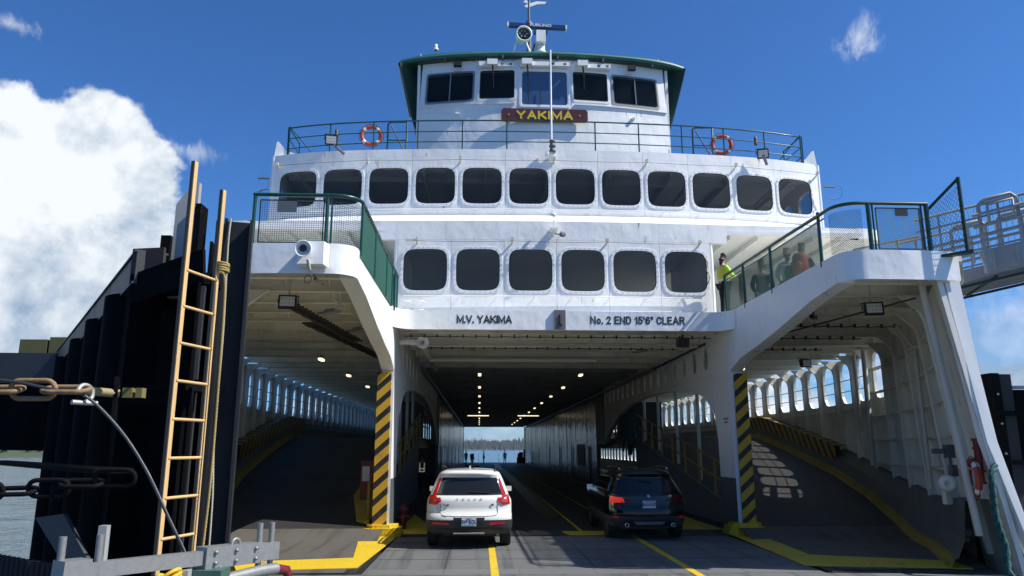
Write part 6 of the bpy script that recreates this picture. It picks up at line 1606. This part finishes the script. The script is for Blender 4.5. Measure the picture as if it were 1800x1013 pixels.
def barrier():
    g = thing('barrier', (-1.9, 5.3, 0), 'galvanised tubular barrier with a square top arm at the lower left', 'barrier')
    def w(mb, n, m=GALV): return mb.build(n, m, g)
    a0 = Vector((-2.40, 4.62, 1.395)); a1 = Vector((-1.66, 5.72, 1.36)); d = (a1-a0).normalized()
    b = MB(); b.bar(a0+d*.12, a1-d*.35, .07, .09); w(b, 'top_arm')
    b = MB(); b.bar(a0-d*.02, a0+d*.14, .13, .14); w(b, 'end_socket')
    b = MB(); b.bar(a1-d*.40, a1+d*.06, .12, .14); arm = w(b, 'splice_box')
    for k in range(3):
        for z in (-.035, .035): b = MB(); c = a1-d*(.34-.17*k); b.lathe([(0, .012), (.014, .01), (.014, 0)], c+Vector((.062, -.03, z)), (.84, -.54, 0), 6); b.build('bolt', GALV, arm)
    b = MB(); b.torus(a1-d*.12+Vector((0, 0, .07)), .035, .012, (d.y, -d.x, 0), 14, 6, a0=0, a1=math.pi*2); w(b, 'lifting_eye')
    for p in (a0+d*.02+Vector((-.03, 0, 0)), a0+d*.19+Vector((.02, 0, 0)), a1+d*.09, a1+d*.20):
        b = MB(); b.tube([p+Vector((0, 0, -.1)), p+Vector((0, 0, .20))], .021, 10); w(b, 'upright_pin')
    b = MB(); b.bar(a1+d*.06, a1+d*.24, .10, .12); w(b, 'end_bracket')
    b = MB(); b.bar(a0+Vector((.1, .25, 0)), a0+Vector((.1, .25, .24)), .05, .05); w(b, 'flat_bar', GALVD)
    b = MB(); b.tube([a0+d*.5+Vector((.06, 0, -.20)), a1+d*.05+Vector((.05, 0, -.13)), a1+d*.2+Vector((.05, 0, -.13))], .042, 12); w(b, 'lower_pipe')
    b = MB(); b.tube([a0+d*.5+Vector((.06, 0, -.33)), a1+d*.15+Vector((.05, 0, -.27))], .03, 12); w(b, 'lower_pipe')
    b = MB(); b.tube([a1+d*.2+Vector((.05, 0, -.13)), a1+d*.30+Vector((.05, 0, -.15)), a1+d*.33+Vector((.05, 0, -.22)), a1+d*.33+Vector((.05, 0, -1.2))], .036, 10); w(b, 'red_end_pipe', mat('maroon_paint', (.13, .012, .02), .45, dirt=.4))
    for t in (.55, .30):
        b = MB(); c = a1-d*t+Vector((.04, 0, -.12)); b.bar(c+Vector((0, 0, .06)), c+Vector((0, 0, -.05)), .05, .07); w(b, 'clamp', GALVD)
    b = MB(); b.tube([a1-d*.2+Vector((0, -.02, .05)), a1-d*.05+Vector((0, -.02, .06)), a1+d*.15+Vector((0, -.02, .05))], .007, 5); w(b, 'wire_lashing', CABLE)
    for t in (.2, 1.5): b = MB(); c = a0+d*t; b.tube([c+Vector((.05, 0, -.2)), (c.x+.05, c.y, .0)], .04, 10); w(b, 'leg')
    b = MB(); b.box(a0+d*.95+Vector((.03, 0, -.12)), (.25, .2, .1)); w(b, 'green_clamp', mat('green_grey', (.04, .10, .08), .5, dirt=.4))
barrier()

def dock_right():
    g = thing('wing_wall', (11, 14.5, -2.9), 'dark fender wall standing outside the right bow of the ferry', 'wing wall')
    def w(mb, n, m=STEELD): return mb.build(n, m, g)
    b = MB(); b.bx((9.72, 13.7, -3), (9.88, 14.0, 3.50)); w(b, 'fender_pile')
    b = MB(); b.bx((9.90, 13.72, -3), (10.12, 14.3, 3.48)); w(b, 'fender_pile', RUBBER)
    b = MB(); b.bx((10.14, 13.9, -3), (11.3, 15.4, 3.20)); w(b, 'fender_panel')
    b = MB(); b.bx((11.35, 13.6, -3), (12.6, 15.6, 3.05)); w(b, 'fender_panel')
    b = MB(); b.bar((10.1, 13.88, 3.24), (12.6, 13.6, 3.24), .1, .06); w(b, 'top_cap', GALVD)
    for k in range(5): b = MB(); b.lathe([(0, .02), (.02, .02), (.02, 0)], (9.8, 13.69, 3.1-.55*k), (0, -1, 0), 8); w(b, 'bolt', GALVD)
    for z in (.6, 1.8, 2.7): b = MB(); b.bx((9.7, 13.6, z), (12.5, 13.68, z+.08)); w(b, 'waling')
    b = MB(); b.tube([(12.2, 14, 3.1), (12.35, 14, 3.5), (12.6, 14, 3.55)], .05); b.bx((12.0, 13.9, 3.1), (12.9, 14.2, 3.2)); w(b, 'cleat')
dock_right()

def gangway():
    g = thing('gangway', (9.3, 13.6, 5.2), 'galvanised passenger gangway reaching the right wing of the ferry', 'gangway')
    def w(mb, n, m=GALVD): return mb.build(n, m, g)
    a = Vector((9.05, 14.0, 5.42)); e = Vector((14.2, 12.3, 6.5)); d = (e-a); L = d.length; d.normalize(); n = Vector((-d.y, d.x, 0)).normalized()
    F = lambda t, o, z: a+d*t+n*o+Vector((0, 0, z))
    # deck trough
    b = MB()
    for o in (0, 1.9): b.bar(F(.9, o, .1), F(L, o, .1), .06, .42)
    w(b, 'side_girder')
    b = MB(); b.bar(F(.0, .95, -.30), F(1.1, .95, -.22), 1.9, .05); b.bar(F(1.12, .95, -.22), F(L, .95, -.22), 1.94, .05); w(b, 'underside_panel', mat('gangway_belly', (.17, .165, .15), .6, dirt=.5, dirtcol=(.08, .07, .06)))
    b = MB(); b.bar(F(-.1, .0, -.32), F(L, -.0, -.26), .07, .05); b.bar(F(.0, 1.92, -.30), F(L, 1.92, -.26), .07, .05); b.bar(F(1.1, -.02, -.26), F(1.1, 1.9, -.26), .05, .06); w(b, 'rubber_edge', BLACK)
    for k in range(12):
        b = MB(); b.bar(F(1.1+.42*k, -.04, -.1), F(1.1+.42*k, -.04, .3), .03, .05); w(b, 'stiffener')
    for o in (0, 1.9):
        for z, r in ((1.25, .03), (1.0, .02), (.62, .035), (.5, .03), (.36, .02)):
            b = MB(); b.tube([F(-.25, o, z), F(L, o, z)], r, 8); w(b, 'rail')
        for k in range(10):
            t = .2+.55*k; b = MB(); b.tube([F(t, o, .1), F(t, o, 1.25 if k % 2 == 0 else .62)], .024, 8); w(b, 'rail_post')
        for t in (.95, 1.9):
            b = MB(); b.tube([F(t, o, -.15), F(t, o, 1.25), F(t+.12, o, 1.33), F(t+.6, o, 1.33), F(t+.7, o, 1.22), F(t+.7, o, .3)], .04, 8); w(b, 'frame_hoop')
    b = MB()
    for z in (.7, .95): b.tube([F(.8, -.06, z+.1), F(1.9, -.06, z+.1)], .03, 8)
    b.tube([F(1.1, -.06, .8), F(1.1, -.06, 1.2), F(1.55, -.06, 1.2), F(1.55, -.06, .8)], .03, 8); w(b, 'hinged_gate')
    mm = MB()
    for i in range(46): mm.bar(F(.1+.11*i, .02, .12), F(.1+.11*i, .02, .5), .006, .006)
    for i in range(46): mm.bar(F(.1+.11*i, .02, .66), F(.1+.11*i, .02, 1.2), .006, .006)
    w(mm, 'wire_mesh')
    # stairs-like inner rails seen through the ferry rail
    b = MB(); b.tube([(7.4, 15.4, 5.7), (8.0, 15.0, 6.25), (9.2, 14.6, 6.45)], .035, 8); b.tube([(7.5, 15.4, 5.5), (8.0, 15.0, 5.98), (9.2, 14.6, 6.15)], .025, 8)
    for x, y, z in ((8.0, 15.0, 6.25), (8.35, 14.9, 6.3), (8.8, 14.7, 6.4)): b.tube([(x, y, 5.6), (x, y, z)], .025, 8)
    w(b, 'landing_rail')
gangway()

def air():
    # the damp coastal air: far shore fades to blue
    m = bpy.data.materials.new('haze_air'); m.use_nodes = True; t = m.node_tree; t.nodes.clear(); g = NT(t)
    v = g.n('ShaderNodeVolumePrincipled', i={'Color': (.80, .88, 1.0, 1), 'Density': .00009, 'Anisotropy': .2})
    o = g.n('ShaderNodeOutputMaterial'); t.links.new(v.outputs[0], o.inputs['Volume'])
    b = MB(); b.bx((-3400, -300, -4.4), (3800, 2900, 62)); tag(b.build('haze', m, kind='stuff'), 'thin sea haze in the air over the water', 'haze')
air()
